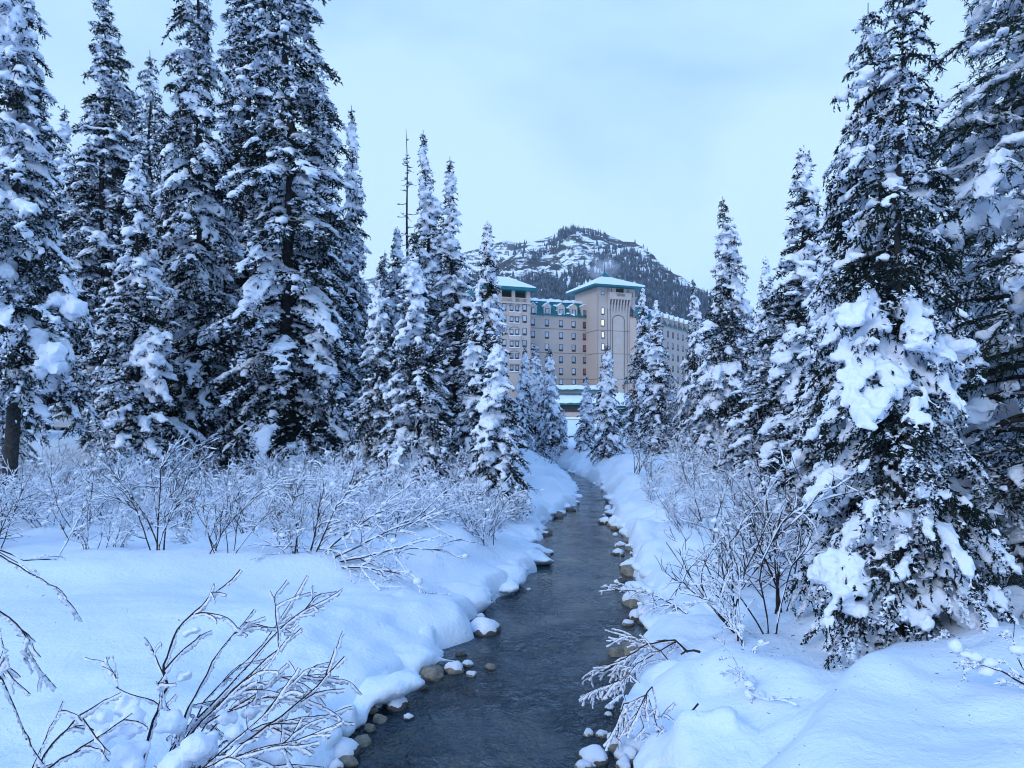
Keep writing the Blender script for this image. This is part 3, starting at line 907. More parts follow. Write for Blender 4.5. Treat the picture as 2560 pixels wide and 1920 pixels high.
def branch_meshes(nm, rng, br, snow=1.0, frost=False, wood='twig', clump=0.03, lee=(0.25, -0.1, -1.0), fw=1.0):
    st, sn = MB(), MB()
    for P, rad, lev in br:
        V, Q = tubes(P[:-1], P[1:], np.maximum(rad[:-1], 0.0022), np.maximum(rad[1:], 0.0022), 5 if lev == 0 else 4 if lev == 1 else 3)
        st.add(V, Q)
    A = np.concatenate([P[:-1] for P, r_, l_ in br]); B = np.concatenate([P[1:] for P, r_, l_ in br])
    Rr = np.concatenate([r_[:-1] for P, r_, l_ in br])
    D = unit(B - A)
    flat = np.sqrt(np.clip(1 - D[:, 2] ** 2, 0, 1))
    if not frost:
        ok = (flat > 0.25) & (rng.random(len(A)) < 0.82 * min(1, snow))
        A2, B2, R2, f2 = A[ok], B[ok], Rr[ok], flat[ok]
        sr = (0.0075 + 0.010 * rng.random(len(A2))) * f2 * snow + R2 * 0.4
        off = np.array([0, 0, 1.0]) * (R2 + sr * 0.55)[:, None]
        e = (B2 - A2) * 0.08
        m = (A2 + B2) / 2 + off + rng.normal(size=A2.shape) * 0.004
        V, Q = tubes(A2 + off * 0.6 - e, m, sr * 0.55, sr * 1.1, 5); sn.add(V, Q)
        V, Q = tubes(m, B2 + off * 0.6 + e, sr * 1.1, sr * 0.5, 5); sn.add(V, Q)
        k = rng.random(len(A)) < 0.035 * snow
        c = B[k]
        s = 0.014 + 0.045 * rng.random(len(c)) ** 2.5 * (0.6 + 0.6 * snow)
        rr = np.stack([s * rng.uniform(0.8, 1.5, len(s)), s * rng.uniform(0.8, 1.5, len(s)), s * rng.uniform(0.55, 0.9, len(s))], -1)
        if len(c):
            V, T = ellipsoids(c + np.array([0, 0, 0.6]) * s[:, None], rr, 1, rng)
            V = V + 0.35 * rr.mean() * np.stack([vnoise(V * 28, 5), vnoise(V * 28, 6), vnoise(V * 28, 7)], -1)
            sn.add(V, None, T)
    else:
        # hoar frost: jagged crests growing from one side of every twig
        lee = unit(np.array(lee))
        for P, rad, lev in br:
            n = max(4, int(np.linalg.norm(np.diff(P, axis=0), axis=1).sum() / 0.011))
            t = np.linspace(0, len(P) - 1, n)
            C0 = np.stack([np.interp(t, np.arange(len(P)), P[:, k]) for k in range(3)], -1)
            wv = fw * (0.015 + 0.012 * vnoise(np.stack([t * 1.3, 0 * t + rng.uniform(0, 50), 0 * t], -1), 3) + 0.012 * rng.random(n)) * (0.75 if lev == 0 else 1)
            if lev == 0: wv = wv * np.clip((vnoise(np.stack([t * 0.7, 0 * t + rng.uniform(0, 50), 0 * t], -1), 8) + 0.5) * 2, 0.05, 1)
            dd = unit(np.gradient(C0, axis=0))
            L_ = lee[None] - dd * (dd @ lee)[:, None]
            L_ = unit(L_ + 1e-6)
            th = np.cross(dd, L_)
            r_ = np.interp(t, np.arange(len(P)), np.maximum(rad, 0.002))[:, None]
            T0 = C0 + L_ * r_ * 0.2
            jag = rng.normal(size=(n, 3)) * 0.0035
            E = C0 + L_ * (r_ + wv[:, None]) + jag
            M1, M2 = C0 + L_ * (r_ + wv[:, None] * 0.45) + th * (0.0055 + 0.3 * wv[:, None]) * 0.6 + jag, C0 + L_ * (r_ + wv[:, None] * 0.45) - th * (0.0055 + 0.3 * wv[:, None]) * 0.6 - jag
            ring = np.stack([T0, M1, E, M2], 1)
            V = ring.reshape(-1, 3)
            b = (np.arange(n - 1) * 4)[:, None]
            i = np.arange(4)[None]; j = (i + 1) % 4
            sn.add(V, np.stack([b + i, b + j, b + 4 + j, b + 4 + i], -1).reshape(-1, 4))
    return {'stems': st.mesh(nm + '_stems', M[wood]), ('frost' if frost else 'snow'): sn.mesh(nm + '_snow', M['frost'] if frost else M['tree_snow'])}

SH = [shrub_meshes(101, 8, 2.0, 0.45, 5, 5, r=0.014, snow=0.75), shrub_meshes(102, 6, 1.7, 0.6, 6, 5, r=0.013, snow=0.9), shrub_meshes(103, 11, 1.5, 0.7, 5, 5, snow=1.1),
      shrub_meshes(104, 5, 2.3, 0.35, 7, 5, r=0.016, snow=0.7), shrub_meshes(105, 8, 1.2, 0.85, 6, 5, snow=1.0), shrub_meshes(106, 10, 1.6, 0.55, 6, 5, snow=1.35),
      shrub_meshes(107, 7, 1.8, 0.75, 6, 5, r=0.013, snow=1.0, bias=(0.3, 0))]

def place_shrub(k, x, y, s, rz, label, group=None, lean=(0, 0), z=None, name='bare_shrub'):
    e = empty(name, (x, y, gz(x, y) if z is None else z), rz)
    e.rotation_euler = (lean[0], lean[1], rz)
    e.scale = (s, s, s)
    for n_, me in SH[k].items():
        o = link(n_, me, e)
        o['kind'] = 'stuff'
    tag(e, label, 'shrub', group)
    return e

rng = np.random.default_rng(404)
GL, GR = 'bare snowy shrubs on the left bank', 'bare snowy shrubs on the right bank'
def thicket(n, pick, rows, where, group, lean, kinds):
    spots = []
    for k in range(n):
        for _ in range(60):
            x, y = pick()
            if x is not None and all((x - a) ** 2 + (y - b) ** 2 > 0.5 for a, b in spots): break
        spots.append((x, y))
    for r_ in range(len(rows) - 1):
        row = sorted([p for p in spots if rows[r_] <= p[1] < rows[r_ + 1]], key=lambda p: p[0] / p[1])
        for q, (x, y) in enumerate(row):
            kk = kinds[0] if r_ == 0 else kinds[1]
            place_shrub(int(rng.choice(kk)), x, y, rng.uniform(0.55, 1.05) * (0.85 + 0.02 * (y - 13)), rng.uniform(0, 6.28),
                        '%s shrub from the left, %s row of the thicket on the %s bank' % (ordinal(q + 1), ['front', 'second', 'third', 'rear'][r_], where), group, (rng.uniform(-0.15, 0.15), lean()))
def pick_l():
    y = 13.0 + 13.5 * rng.random() ** 1.2
    x = rng.uniform(-0.78 * y, float(edge_l(y)[0]) - 0.9)
    if y < 14.6 and x > -3.0: return None, None
    if y < 14.0 and vnoise(np.array([[x * 0.8, 0, 0]]), 3)[0] < -0.1: return None, None
    return x, y
thicket(96, pick_l, [0, 15.0, 18.0, 21.5, 90], 'left', GL, lambda: rng.uniform(-0.2, 0.25), ((0, 1, 3, 4), (0, 1, 2, 4, 5, 6)))
for u, v, s, k, lab in ((395, 1385, 0.95, 3, 'dark upright shrub stem standing at the edge of the left snowfield'),
                        (555, 1395, 0.85, 0, 'small upright shrub with two dark stems at the snowfield edge'),
                                                (980, 1350, 0.9, 2, 'dense twiggy shrub above the rounded left bank drift'),
                        (1090, 1300, 0.9, 5, 'snow clotted shrub just behind the rounded left bank drift'),
                        (1180, 1255, 1.0, 2, 'twiggy shrub at the stream side below the small left spruce'),
                        (1370, 1150, 1.0, 4, 'low shrub where the stream disappears, left side')):
    y = F * (EYE - 0.75) / (v - VH)
    place_shrub(k, (u - 1280) / F * y, y, s, rng.uniform(0, 6.28), lab, 'single shrubs in front of the left thicket', (rng.uniform(-0.1, 0.1), rng.uniform(0.0, 0.25)))
def pick_r():
    y = 12.0 + 20.0 * rng.random() ** 1.1
    return float(edge_r(y)[0]) + 1.1 + (0.33 * y - 1.2) * rng.random(), y
thicket(40, pick_r, [0, 15.0, 19.0, 24.0, 90], 'right', GR, lambda: rng.uniform(-0.3, 0.05), ((0, 1, 3), (0, 1, 2, 3, 5, 6)))
for u, v, s, k, ln, lab in ((1880, 1550, 1.0, 0, -0.35, 'tall dark stemmed shrub leaning left on the right bank snow'),
                            (1960, 1490, 0.95, 3, 0.05, 'shrub with straight dark stems right of the leaning one'),
                            (1850, 1430, 0.9, 1, -0.3, 'twiggy shrub leaning over the right bank'),
                            (2020, 1400, 0.9, 2, 0.0, 'dense shrub before the low branches of the big near spruce'),
                            (2120, 1530, 0.6, 4, -0.6, 'low shrub spreading left from under the big near spruce'),
                            (1700, 1240, 0.9, 4, -0.2, 'low snowy shrub beside the rocks of the right bank')):
    y = F * (EYE - 0.8) / (v - VH)
    place_shrub(k, (u - 1280) / F * y, y, s, rng.uniform(0, 6.28), lab, 'single shrubs in front of the right thicket', (0, ln))

# ------------------------------------------------------------------ foreground branches
def px_path(pts):
    """polyline through photo points with their own distances, resampled"""
    P = np.array([at(u, v, y) for u, v, y in pts])
    t = np.arange(len(P))
    tt = np.linspace(0, len(P) - 1, (len(P) - 1) * 4 + 1)
    return np.stack([np.interp(tt, t, P[:, k]) for k in range(3)], -1)

def side_twigs(rng, P, out, n, l, r, level=1, dirbias=(0, 0, 0), spread=0.6, sub=0):
    for k in range(n):
        i = int(rng.integers(1, len(P) - 1))
        d = unit(P[i + 1] - P[i - 1]) + rng.normal(size=3) * spread * np.array([1, 0.7, 0.8]) + np.array(dirbias)
        Q = grow(rng, P[i], unit(d), l * rng.uniform(0.4, 1.3), r, level, out, 0.12, -0.05, 7)
        if sub: side_twigs(rng, Q, out, sub, l * 0.5, r * 0.6, 2, dirbias, spread)

def frost_thing(name, label, paths, loc_pt, seed, tw, group=None, frost=True, bias=(0.3, 0, 0), fw=1.0, rdx=0.0):
    rng = np.random.default_rng(seed)
    br = []
    o = np.array(loc_pt)
    for pts, r in paths:
        P = px_path(pts)
        P = P + np.cumsum(rng.normal(size=P.shape) * 0.007, axis=0)
        g = gz(P[0, 0] + rdx, P[0, 1])
        if P[0, 2] > g - 0.04:                              # carry the stem down into the snow
            n_ = max(2, int((P[0, 2] - g + 0.08) / 0.12))
            f_ = np.linspace(0, 1, n_, endpoint=False)[:, None]
            P = np.concatenate([np.array([P[0, 0] + rdx, P[0, 1], g - 0.10]) * (1 - f_) + P[0] * f_, P])
        br.append((P - o, np.linspace(r, r * 0.35, len(P)), 0))
        side_twigs(rng, P - o, br, tw[0], tw[1], r * 0.5, 1, bias, 0.55, tw[2])
    e = empty(name, loc_pt)
    for n_, me in branch_meshes(name + str(seed), rng, br, 1.0, frost, fw=fw).items():
        q_ = link(n_, me, e)
        q_['kind'] = 'stuff'
    tag(e, label, 'shrub', group)
    return e

frost_thing('frosted_shrub', 'big hoar frosted shrub with long dark branches in the lower left foreground', [
    ([(330, 1990, 4.9), (385, 1800, 5.0), (430, 1700, 5.0), (425, 1640, 5.05), (465, 1560, 5.1), (540, 1490, 5.15), (625, 1405, 5.2)], 0.0125),
    ([(330, 2000, 4.9), (480, 1850, 4.9), (600, 1720, 4.9), (700, 1640, 5.0), (760, 1590, 5.0)], 0.009),
    ([(360, 2010, 4.8), (520, 1900, 4.7), (640, 1840, 4.8), (770, 1740, 4.9), (850, 1640, 5.0)], 0.011),
    ([(340, 2000, 5.0), (470, 1800, 5.2), (590, 1660, 5.3), (690, 1560, 5.3), (780, 1500, 5.4)], 0.009),
    ([(400, 2000, 4.7), (500, 1930, 4.5), (640, 1880, 4.5), (790, 1850, 4.6)], 0.008),
    ([(400, 1990, 4.9), (560, 1780, 5.1), (700, 1690, 5.2), (820, 1690, 5.3)], 0.008),
    ([(420, 2000, 4.6), (540, 1880, 4.6), (660, 1780, 4.7), (730, 1700, 4.8)], 0.008),
    ([(380, 1990, 4.9), (500, 1750, 5.3), (640, 1620, 5.5), (750, 1450, 5.6)], 0.007),
    ([(430, 1990, 4.8), (560, 1850, 5.0), (690, 1800, 5.1), (810, 1790, 5.2)], 0.008),
    ([(440, 1990, 4.7), (600, 1920, 4.6), (720, 1890, 4.7), (810, 1900, 4.8)], 0.007),
    ([(370, 1990, 4.9), (470, 1770, 5.1), (540, 1650, 5.3), (640, 1530, 5.4)], 0.009),
    ([(400, 1990, 4.8), (520, 1800, 4.9), (610, 1760, 5.0), (700, 1720, 5.1)], 0.008),
    ([(440, 1780, 5.0), (360, 1745, 5.0), (285, 1715, 5.0), (272, 1635, 5.0)], 0.006)], at(360, 1990, 4.9), 7, (7, 0.36, 2))
# snow clots caught in the foot of the big frosted shrub
c_, r_ = [], []
rg = np.random.default_rng(71)
for u, v, y, s in ((250, 1795, 4.75, 0.10), (285, 1830, 4.75, 0.09), (330, 1765, 4.9, 0.08), (350, 1810, 4.8, 0.11), (410, 1800, 4.9, 0.09), (330, 1880, 4.7, 0.10), (440, 1880, 4.7, 0.13), (520, 1860, 4.8, 0.11),
                   (590, 1905, 4.7, 0.14), (660, 1850, 5.0, 0.12), (560, 1800, 5.0, 0.08), (690, 1900, 4.9, 0.14), (480, 1940, 4.6, 0.15), (460, 1690, 5.1, 0.05), (480, 1580, 5.1, 0.045), (640, 1780, 5.1, 0.07)):
    for q in range(5):
        c_.append(at(u, v, y) + rg.normal(size=3) * s * np.array([0.6, 0.5, 0.35])); r_.append(np.array([1.0, 1.0, 0.8]) * s * rg.uniform(0.35, 0.75))
V, T = ellipsoids(np.array(c_), np.array(r_), 2, rg)
V, Q = remesh(V, T, 0.014)
V = relax(V, Q, 2, 0.5)
V = V + 0.010 * np.stack([vnoise(V * 22, 1), vnoise(V * 22, 2), vnoise(V * 22, 3)], -1)
o_ = at(360, 1990, 4.9)
mb = MB(); mb.add(V - o_, Q)
q_ = link('snow', mb.mesh('frosted_shrub_snow', M['tree_snow']), [o for o in bpy.data.objects if o.name == 'frosted_shrub'][0])
q_['kind'] = 'stuff'
frost_thing('bare_shrub', 'wide bare shrub on the left bank fanning its twigs towards the stream', [
    ([(735, 1405, 13.0), (745, 1330, 13.0), (735, 1260, 13.1), (760, 1200, 13.2)], 0.016),
    ([(770, 1408, 13.0), (785, 1340, 13.0), (800, 1270, 13.0), (815, 1200, 13.2)], 0.018),
    ([(775, 1408, 13.0), (810, 1330, 12.9), (840, 1260, 12.9), (880, 1215, 13.0)], 0.018),
    ([(785, 1410, 13.0), (850, 1350, 12.8), (920, 1300, 12.8), (990, 1260, 13.0)], 0.017),
    ([(800, 1412, 12.9), (880, 1375, 12.6), (970, 1330, 12.5), (1070, 1300, 12.6)], 0.016),
    ([(800, 1412, 12.9), (900, 1395, 12.4), (1000, 1370, 12.2), (1110, 1370, 12.2)], 0.016),
    ([(800, 1415, 12.8), (900, 1420, 12.2), (980, 1430, 11.9), (1050, 1450, 11.8)], 0.013),
    ([(725, 1405, 13.0), (690, 1340, 13.0), (650, 1290, 13.2)], 0.012)], at(770, 1412, 13.0), 31, (13, 0.75, 4), frost=False, bias=(0.2, -0.1, 0.05))
frost_thing('frosted_shrub', 'hoar frosted branch rising from the bottom left corner', [
    ([(60, 1960, 4.3), (130, 1860, 4.4), (200, 1800, 4.5), (240, 1830, 4.5)], 0.010),
    ([(60, 1960, 4.3), (110, 1850, 4.3), (150, 1760, 4.3)], 0.007),
    ([(60, 1960, 4.3), (150, 1900, 4.4), (230, 1850, 4.5), (330, 1790, 4.6)], 0.009)], at(60, 1960, 4.3), 9, (3, 0.2, 1))
frost_thing('frosted_shrub', 'hoar frosted twigs reaching in from the left picture edge', [
    ([(-120, 1440, 3.9), (0, 1535, 4.0), (70, 1590, 4.0), (110, 1680, 4.1)], 0.008),
    ([(-120, 1330, 4.4), (0, 1390, 4.5), (90, 1440, 4.5), (150, 1480, 4.5)], 0.008),
    ([(-120, 1560, 3.7), (-20, 1700, 3.7), (40, 1830, 3.8), (80, 1920, 3.8)], 0.008),
    ([(-100, 1480, 4.0), (0, 1560, 4.0), (20, 1660, 4.0), (60, 1720, 4.0)], 0.006)], at(-120, 1560, 3.9), 11, (4, 0.22, 2), bias=(0.15, 0, -0.45))
frost_thing('bare_branch', 'long arching bare branch lying on the snow at the left edge', [
    ([(-60, 1350, 9.4), (60, 1400, 9.5), (140, 1400, 9.8), (190, 1310, 10.0), (210, 1250, 10.2)], 0.013),
    ([(-60, 1350, 9.4), (40, 1410, 9.2), (80, 1445, 9.0)], 0.010)], at(-60, 1400, 9.4), 12, (4, 0.3, 1), frost=False)
frost_thing('fallen_branch', 'snowy fallen branch dipping from the left bank into the stream', [
    ([(1015, 1528, 11.4), (1080, 1540, 11.6), (1130, 1548, 11.8), (1180, 1525, 12.2), (1200, 1490, 12.4)], 0.013),
    ([(1040, 1540, 11.4), (1090, 1580, 11.5), (1130, 1610, 11.6)], 0.009)], at(1015, 1535, 11.4), 13, (12, 0.34, 3), frost=False, bias=(0.3, 0, -0.4), rdx=-0.2)
frost_thing('fallen_branch', 'dark bent branch with twigs dipping from the right bank to the stream', [
    ([(1742, 1553, 10.6), (1700, 1520, 11.0), (1650, 1495, 11.4), (1600, 1480, 11.8), (1560, 1478, 12.0)], 0.014)], at(1742, 1556, 10.6), 14, (16, 0.4, 3), frost=False, bias=(-0.3, 0.1, -0.1), rdx=0.2)
frost_thing('fallen_branch', 'frosted branch spreading over the water in front of the right bank', [
    ([(1690, 1600, 8.6), (1620, 1612, 8.5), (1560, 1650, 8.4), (1510, 1660, 8.4)], 0.010),
    ([(1690, 1600, 8.6), (1600, 1650, 8.2), (1540, 1700, 8.1)], 0.009),
    ([(1650, 1625, 8.4), (1590, 1590, 8.7), (1555, 1580, 8.8)], 0.007)], at(1690, 1600, 8.6), 15, (12, 0.3, 3), frost=True, bias=(-0.3, 0, -0.2), fw=1.1, rdx=0.2)
frost_thing('fallen_branch', 'frosted twigs hanging from the snow pillow down to the stream', [
    ([(1620, 1740, 6.9), (1560, 1760, 6.9), (1540, 1820, 6.9), (1545, 1850, 6.9)], 0.009),
    ([(1630, 1720, 6.9), (1600, 1780, 6.8), (1610, 1840, 6.8)], 0.008),
    ([(1545, 1700, 7.4), (1500, 1720, 7.5), (1480, 1725, 7.5)], 0.007)], at(1625, 1730, 6.9), 16, (9, 0.22, 3), frost=True, bias=(-0.2, 0, -0.6), fw=1.2, rdx=0.15)
frost_thing('bare_shrub', 'thin crooked shrub with dark twigs before the right bank drift', [
    ([(1880, 1690, 7.6), (1870, 1640, 7.8), (1845, 1560, 8.2), (1800, 1490, 8.4), (1760, 1450, 8.6)], 0.014),
    ([(1858, 1600, 7.9), (1830, 1560, 8.1), (1795, 1510, 8.2), (1740, 1500, 8.2)], 0.009),
    ([(1845, 1570, 8.1), (1845, 1480, 8.6), (1850, 1400, 9.0), (1800, 1330, 9.4)], 0.011),
    ([(1880, 1690, 7.6), (1845, 1680, 7.3), (1860, 1710, 7.0), (1880, 1740, 6.9)], 0.006)], at(1880, 1692, 7.6), 17, (8, 0.4, 3), frost=False, bias=(-0.1, 0, 0.3))
frost_thing('bare_branch', 'leafless twigs with shrivelled leaves lying on the snow near the right edge', [
    ([(2580, 1720, 5.6), (2500, 1690, 5.7), (2440, 1670, 5.8), (2380, 1672, 5.8)], 0.009),
    ([(2580, 1720, 5.6), (2520, 1650, 5.7), (2470, 1640, 5.8), (2420, 1632, 5.8)], 0.007),
    ([(2570, 1690, 5.7), (2540, 1650, 5.7), (2535, 1600, 5.7), (2545, 1560, 5.7)], 0.006)], at(2580, 1720, 5.6), 18, (4, 0.2, 2), frost=False, bias=(-0.3, 0, 0.1))
for i_, (pts, r_, lab) in enumerate([
        ([(1750, 1630, 7.9), (1735, 1626, 7.95), (1715, 1628, 8.0), (1702, 1636, 8.0)], 0.014, 'short dark stick poking from the snow pillow at the right bank'),
        ([(1745, 1760, 6.7), (1735, 1772, 6.65), (1722, 1785, 6.6), (1712, 1800, 6.6)], 0.010, 'thin dark twig stuck upright in the right bank snow'),
        ([(1690, 1602, 8.2), (1660, 1600, 8.3), (1640, 1606, 8.4), (1620, 1612, 8.5)], 0.008, 'dark twig arching along the right bank edge')]):
    mb = MB()
    P = px_path(pts)
    mb.add(*tube_path(P - P[0], np.linspace(r_, r_ * 0.6, len(P)), 6))
    tag(link('stick', mb.mesh('stick', M['twig']), None, P[0]), lab, 'stick')

# snow capped stub in the hollow at the right
p = at(2478, 1618, 9.2)
p[2] = gz(p[0], p[1])
e = empty('snow_capped_post', p)
mb = MB(); mb.add(*tube_path(np.array([[0, 0, -0.1], [0.004, 0, 0.1], [-0.006, 0, 0.3]]), [0.026, 0.024, 0.022], 7))
link('post', mb.mesh('post', M['bark']), e)
V, T = ico(3)
V = V * np.array([0.155, 0.14, 0.085]) * (1 + 0.2 * vnoise(V * 2.2, 4))[:, None]
V[:, 2] = np.where(V[:, 2] < 0, V[:, 2] * 0.4, V[:, 2]) + 0.31
mb = MB(); mb.add(V, None, T)
link('snow_cap', mb.mesh('post_cap', M['tree_snow']), e)
tag(e, 'short dark stub carrying a cap of snow, right of the big near spruce', 'post')

# ------------------------------------------------------------------ stones at the water's edge
def rock_mesh(seed, wet):
    V, T = ico(3)
    rng = np.random.default_rng(seed)
    S = np.array([1.0, rng.uniform(0.7, 1.0), rng.uniform(0.55, 0.8)])
    n = fbm(V * 1.1 + seed, 3, 3)
    W = V * (1 + 0.28 * n)[:, None]
    q = unit(rng.normal(size=(6, 3)))
    for d in q:                                             # flattened faces
        k = W @ d
        W = W - np.clip(k - 0.72, 0, None)[:, None] * d * 0.8
    mb = MB(); mb.add(W * S, None, T)
    a = mb.mesh('rock_%d' % seed, M['wet_rock'] if wet else M['rock'])
    nrm = unit(V)
    thr = 0.15 + 0.35 * fbm(V * 2.1 + seed * 2, 8, 2)
    up = smooth01((nrm[:, 2] - thr) / 0.35)
    lump = 0.24 + 0.12 * fbm(V * 3.0 + seed, 5, 2) + 0.05 * vnoise(V * 9.0, 6)
    Cp = W * S * 0.92 + (nrm * np.array([0.45, 0.45, 1.0])) * (up * lump)[:, None]
    mb = MB(); mb.add(Cp, None, T)
    b = mb.mesh('rock_cap_%d' % seed, M['tree_snow'])
    return a, b
RK = [rock_mesh(200 + k, k % 3 == 2) for k in range(8)]
rng = np.random.default_rng(55)

def place_rock(x, y, s, label, group, k=None, cap=True, z=None):
    k = int(rng.integers(0, len(RK))) if k is None else k
    e = empty('stone', (x, y, (0.10 * s if z is None else z)), rng.uniform(0, 6.28))
    e.scale = (s, s, s)
    link('rock', RK[k][0], e)
    if cap: link('snow_cap', RK[k][1], e)
    tag(e, label, 'rock', group)

# single stones that can be told apart
for u, v, s, cap, lab in (
        (850, 1862, 0.17, False, 'largest bare brown boulder at the lower left water edge'),
        (905, 1846, 0.10, False, 'small dark wet stone right of the largest bare boulder'),
        (868, 1896, 0.11, False, 'wet dark stone in the water below the largest bare boulder'),
        (805, 1906, 0.14, True, 'stone under snow at the very bottom of the left bank'),
        (838, 1916, 0.10, True, 'frost covered stone at the bottom edge of the left bank'),
        (990, 1754, 0.15, True, 'round brown boulder half capped with snow at the left water edge'),
        (1020, 1784, 0.06, True, 'snow topped stone standing free in the water by the half capped boulder'),
        (1082, 1686, 0.13, False, 'narrow dark stone in a gap of the left bank snow'),
        (1135, 1668, 0.14, True, 'brown stone with frosted top at the tip of the left snow tongue'),
        (1085, 1605, 0.20, False, 'dark overhung rock in the shadow under the left fallen branch'),
        (1168, 1655, 0.085, True, 'snow dotted stone in the stream, left of two'),
        (1178, 1680, 0.07, True, 'snow dotted stone in the stream, nearest the camera of three'),
        (1226, 1660, 0.075, False, 'brown stone alone in mid stream'),
        (1216, 1480, 0.16, False, 'brown stone under the rounded left bank drift'),
        (925, 1812, 0.06, False, 'dark pebble just above the small wet stone on the left edge'),
        (885, 1870, 0.05, False, 'dark pebble between the two wet stones at the lower left edge'),
        (950, 1790, 0.08, False, 'dark wet stone below the half capped boulder'),
        (1060, 1712, 0.07, False, 'dark stone at the foot of the left snow tongue'),
        (1150, 1628, 0.08, False, 'dark stone on the water line below the left fallen branch'),
        (1008, 1722, 0.05, True, 'tiny snow ball stone at the foot of the left drift'),
        (1625, 1530, 0.26, False, 'big bare brown boulder at the right water edge'),
        (1590, 1540, 0.17, True, 'stone with frost beside the big bare boulder on the right'),
        (1595, 1505, 0.30, True, 'boulder under a thick round snow cap on the right bank'),
        (1570, 1555, 0.10, True, 'small flat stone with snow standing off the right bank'),
        (1630, 1580, 0.09, True, 'small snow covered stone tucked at the right bank foot'),
        (1525, 1762, 0.06, True, 'snow capped pebble in the water, upper one below the hanging twigs'),
        (1522, 1778, 0.05, True, 'snow capped pebble in the water, lower one below the hanging twigs'),
        (1505, 1828, 0.075, True, 'frosty round stone in the water near the lower right bank'),
        (1470, 1826, 0.06, True, 'small frosty stone left of the frosty round stone'),
        (1482, 1890, 0.16, True, 'wide snow covered stone in the water at the lower right'),
        (1458, 1908, 0.09, True, 'leftmost snow covered stone at the lower right'),
        (1565, 1885, 0.13, True, 'snow covered stone between the wide one and the bank'),
        (1560, 1905, 0.10, True, 'snow covered stone at the bottom picture edge near the right bank'),
        (1560, 1860, 0.20, True, 'flat frost crusted ledge stone at the right bank'),
        (1600, 1872, 0.17, True, 'frost crusted stone against the lower right bank')):
    y = F * (EYE - 0.05) / (v - VH)
    place_rock((u - 1280) / F * y, y, s, lab, 'stones along the stream', None, cap)
for right, n_ in ((True, 56), (False, 24)):                 # rows of small stones along both edges
    for k, y in enumerate(np.sort(np.clip((rng.choice([10.2, 11.6, 12.6, 13.4, 15, 16.2, 17.5, 19, 22, 25], n_) if right else rng.choice([7.5, 9.5, 12.2, 14, 17, 20, 24], n_)) + rng.normal(size=n_) * 0.55, 7, 32))):
        x = float(edge_r(y)[0]) + rng.uniform(-0.34, 0.12) if right else float(edge_l(y)[0]) + rng.uniform(-0.12, 0.24)
        place_rock(x, y, 0.05 + 0.22 * rng.random() ** 2.0, '%s small stone from the camera in the row along the %s water edge' % (ordinal(k + 1), 'right' if right else 'left'),
                   'small stones along the right edge' if right else 'small stones along the left edge', None, rng.random() < 0.55, z=rng.uniform(-0.03, 0.03))

# ------------------------------------------------------------------ twigs, cones and needles dropped on the snow
def build_litter():
    rng = np.random.default_rng(909)
    mb = MB()
    n = 900
    x = np.concatenate([rng.normal(4.2, 1.6, n // 2), rng.uniform(-9, 8, n - n // 2)])
    y = np.concatenate([rng.normal(8.2, 1.3, n // 2), 4.5 + 16 * rng.random(n - n // 2) ** 1.3])
    ok = (np.where(x < (edge_l(y) + edge_r(y)) / 2, edge_l(y) - x, x - edge_r(y)) > 0.5) & (y > 4)
    x, y = x[ok], y[ok]
    z = ground_h(x, y) + 0.004
    l = 0.008 + 0.05 * rng.random(len(x)) ** 4
    a = rng.uniform(0, 6.28, len(x))
    D = np.stack([np.cos(a), np.sin(a), rng.uniform(-0.1, 0.3, len(x))], -1) * l[:, None]
    A = np.stack([x, y, z], -1)
    V, Q = tubes(A, A + D, 0.002 + 0.06 * l, 0.001 + 0.03 * l, 3)
    mb.add(V, Q)
    tag(link('needle_litter', mb.mesh('needle_litter', M['twig'])), 'fallen needles and bits of twig scattered on the snow', 'litter', kind='stuff')
build_litter()

# ------------------------------------------------------------------ the hotel
M['stucco'] = material('stucco', (0.50, 0.42, 0.385), 0.85, (0.22, (0.45, 0.375, 0.345), 0.2), [(3.0, 0.15, 0.02)], spec=0.1)
M['stucco_trim'] = material('stucco_trim', (0.54, 0.455, 0.415), 0.85, (0.8, (0.49, 0.41, 0.37), 0.2), spec=0.1)
M['groove'] = material('groove', (0.22, 0.17, 0.14), 0.9, (1.0, (0.17, 0.13, 0.11), 0.2))
M['teal'] = material('teal', (0.008, 0.120, 0.150), 0.5, (0.6, (0.012, 0.155, 0.180), 0.2), spec=0.25)
M['window_frame'] = material('window_frame', (0.030, 0.026, 0.028), 0.6, (2.0, (0.045, 0.038, 0.036), 0.2))
M['pane'] = material('pane', (0.42, 0.50, 0.64), 0.12, (0.12, (0.22, 0.29, 0.42), 0.12), metallic=0.7, spec=0.6)
M['pane_dark'] = material('pane_dark', (0.10, 0.09, 0.10), 0.15, (0.2, (0.16, 0.12, 0.10), 0.2), metallic=0.3)
M['pane_red'] = material('pane_red', (0.30, 0.08, 0.05), 0.4, (1.0, (0.20, 0.16, 0.18), 0.1))
M['pane_lit'] = material('pane_lit', (0.8, 0.7, 0.4), 0.4, (0.8, (0.7, 0.6, 0.4), 0.2), emit=((1.0, 0.80, 0.36), 0.85))
M['pane_glow'] = material('pane_glow', (0.7, 0.6, 0.5), 0.4, (0.8, (0.6, 0.6, 0.6), 0.2), emit=((1.0, 0.80, 0.52), 0.35))
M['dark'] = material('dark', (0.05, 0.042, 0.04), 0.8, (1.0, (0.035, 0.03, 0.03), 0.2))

ZX = lambda x: 1180 + x / 3.814                             # enlarged picture of the hotel -> photo pixels
ZY = lambda y: 540 + y / 3.814
TX, TY = 0.93, 0.3676
_n = math.hypot(TX, TY); TX /= _n; TY /= _n
NX, NY = TY, -TX                                            # facade normal, towards the camera

